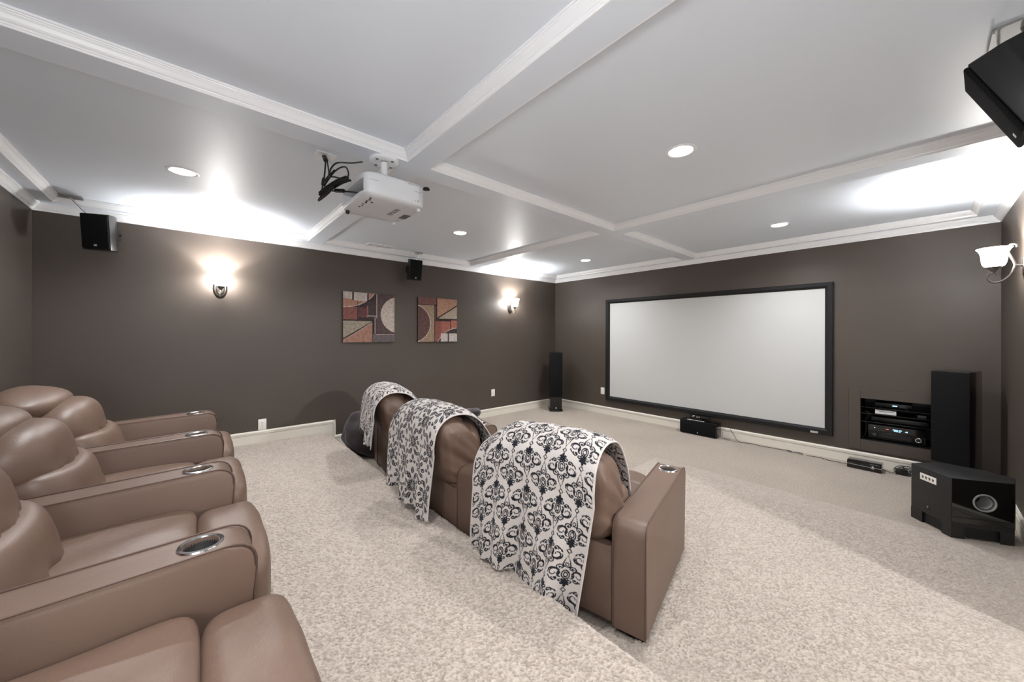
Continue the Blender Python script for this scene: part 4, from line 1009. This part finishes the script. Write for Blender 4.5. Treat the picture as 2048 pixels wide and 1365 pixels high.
# printing on the face that looks down (the unit hangs upside down)
text('lettering', 'EPSON', .046, M['grey'], t, axes((1, 0, 0), (0, -1, 0), (0, 0, -1), (.03, .055, -.0008)), .0006)
b = new(); box(b, -.06, .03, .125, .17, -.001, .001); lb = mesh_obj('rating_label', b, M['grey'], t)
for i in range(7):
    b = new(); w_ = .016 if i < 4 else .008; y_ = -.150+.006*(i % 2)
    box(b, .165-.030*i, .165-.030*i+w_, y_, y_+.009, -.0012, .0006); mesh_obj('button_icon', b, M['dark'], t, smooth=False)
b = new(); box(b, .10, .116, -.118, -.108, -.0012, .0006); mesh_obj('button_icon', b, M['dark'], t, smooth=False)
t = empty('projector_mount', (2.77, -4.76, ZS), 0, 'white round ceiling mount holding the projector', 'projector mount')
b = new(); lathe(b, [(0, -.003), (.05, -.02), (.082, -.020), (.090, -.014), (.092, 0), (0, 0)], n=40); mesh_obj('canopy', b, M['crown'], t)
for k_ in range(4):
    b = new(); a = k_*PI/2+.5; lathe(b, [(0, -.002), (.009, -.002), (.010, 0)], (.066*math.cos(a), .066*math.sin(a), -.020), 14); mesh_obj('screw_recess', b, M['grey'], t)
b = new(); lathe(b, [(.022, -.018), (.022, -.10), (.034, -.12), (.045, -.145), (.045, -.205), (0, -.205)], n=28); mesh_obj('column', b, M['crown'], t)
b = new()
for s in (-1, 1): box(b, -.10 if s < 0 else .04, -.04 if s < 0 else .10, -.10, .10, -.206, -.198); box(b, s*.09-.008, s*.09+.008, -.12, .12, -.207, -.197)
mesh_obj('bracket', b, M['crown'], t)
b = new(); box(b, 2.40, 2.50, -5.09, -4.97, ZT-.006, ZT, .002, 1); o = mesh_obj('ceiling_outlet', b, M['crown']); tag(o, 'white ceiling outlet plate feeding the projector', 'outlet')
b = new(); tube(b, [(2.44, -5.035, 2.650), (2.50, -5.04, 2.60)], .015, 8, 0); tube(b, [(2.50, -5.04, 2.60), (2.505, -5.045, 2.55), (2.51, -5.05, 2.50), (2.52, -5.06, 2.44), (2.55, -5.075, 2.385), (2.60, -5.09, 2.35)], .005, 8, 4)
tube(b, [(2.515, -5.055, 2.47), (2.525, -5.062, 2.425)], .012, 8, 0)
tube(b, [(2.50, -5.03, 2.59), (2.53, -5.03, 2.50), (2.56, -5.06, 2.41), (2.64, -5.08, 2.36)], .0042, 8, 5)
# tied bundle
for k_ in range(5):
    dy, dz = (k_ % 3-1)*.011, (k_//3)*.013-.006
    tube(b, [(2.632, -5.098+dy, 2.325+dz), (2.73, -5.078+dy, 2.340+dz), (2.84, -5.052+dy, 2.350+dz), (2.93, -5.032+dy, 2.345+dz)], .0068, 6, 4)
tube(b, [(2.64, -5.10, 2.31), (2.61, -5.105, 2.30), (2.63, -5.11, 2.285), (2.74, -5.09, 2.30), (2.80, -5.07, 2.33)], .006, 6, 5)
tube(b, [(2.66, -5.09, 2.37), (2.78, -5.06, 2.43), (2.90, -5.04, 2.42), (2.93, -5.03, 2.37), (2.86, -5.03, 2.35)], .0045, 6, 5)
# loops up to the mount and into the projector rear
tube(b, [(2.78, -4.90, 2.535), (2.75, -4.96, 2.52), (2.72, -5.03, 2.51), (2.66, -5.05, 2.49), (2.66, -5.06, 2.44), (2.74, -5.05, 2.41), (2.86, -4.995, 2.365)], .005, 8, 5)
tube(b, [(2.70, -5.04, 2.47), (2.63, -5.07, 2.43), (2.62, -5.075, 2.38), (2.72, -5.06, 2.33), (2.84, -5.03, 2.30), (2.92, -4.93, 2.29)], .0048, 8, 5)
tube(b, [(2.76, -5.05, 2.322), (2.84, -5.03, 2.302)], .012, 8, 0)
o = mesh_obj('projector_cables', b, M['cable']); tag(o, 'tied bundle of black cables with plugs hanging between ceiling outlet and projector', 'cable')

# ------------------------------------------------------------------ ceiling register
t = empty('ceiling_register', (.255, -3.80, ZT), 0, 'white ceiling register with dark slots near the middle of the painting wall', 'vent')
b = new(); box(b, -.065, .065, -.17, -.155, -.012, 0, .002, 1); box(b, -.065, .065, .155, .17, -.012, 0, .002, 1); box(b, -.065, -.05, -.155, .155, -.012, 0); box(b, .05, .065, -.155, .155, -.012, 0); mesh_obj('frame', b, M['crown'], t, smooth=False)
b = new(); box(b, -.05, .05, -.155, .155, -.002, -.0005); mesh_obj('backing', b, M['dark'], t, smooth=False)
for i in range(5):
    b = new(); box(b, -.046+.022*i, -.0435+.022*i, -.155, .155, -.007, -.002); mesh_obj('slat', b, M['crown'], t, smooth=False)
for y_ in (-.052, .052):
    b = new(); box(b, -.05, .05, y_-.005, y_+.005, -.011, -.002); mesh_obj('divider', b, M['crown'], t, smooth=False)
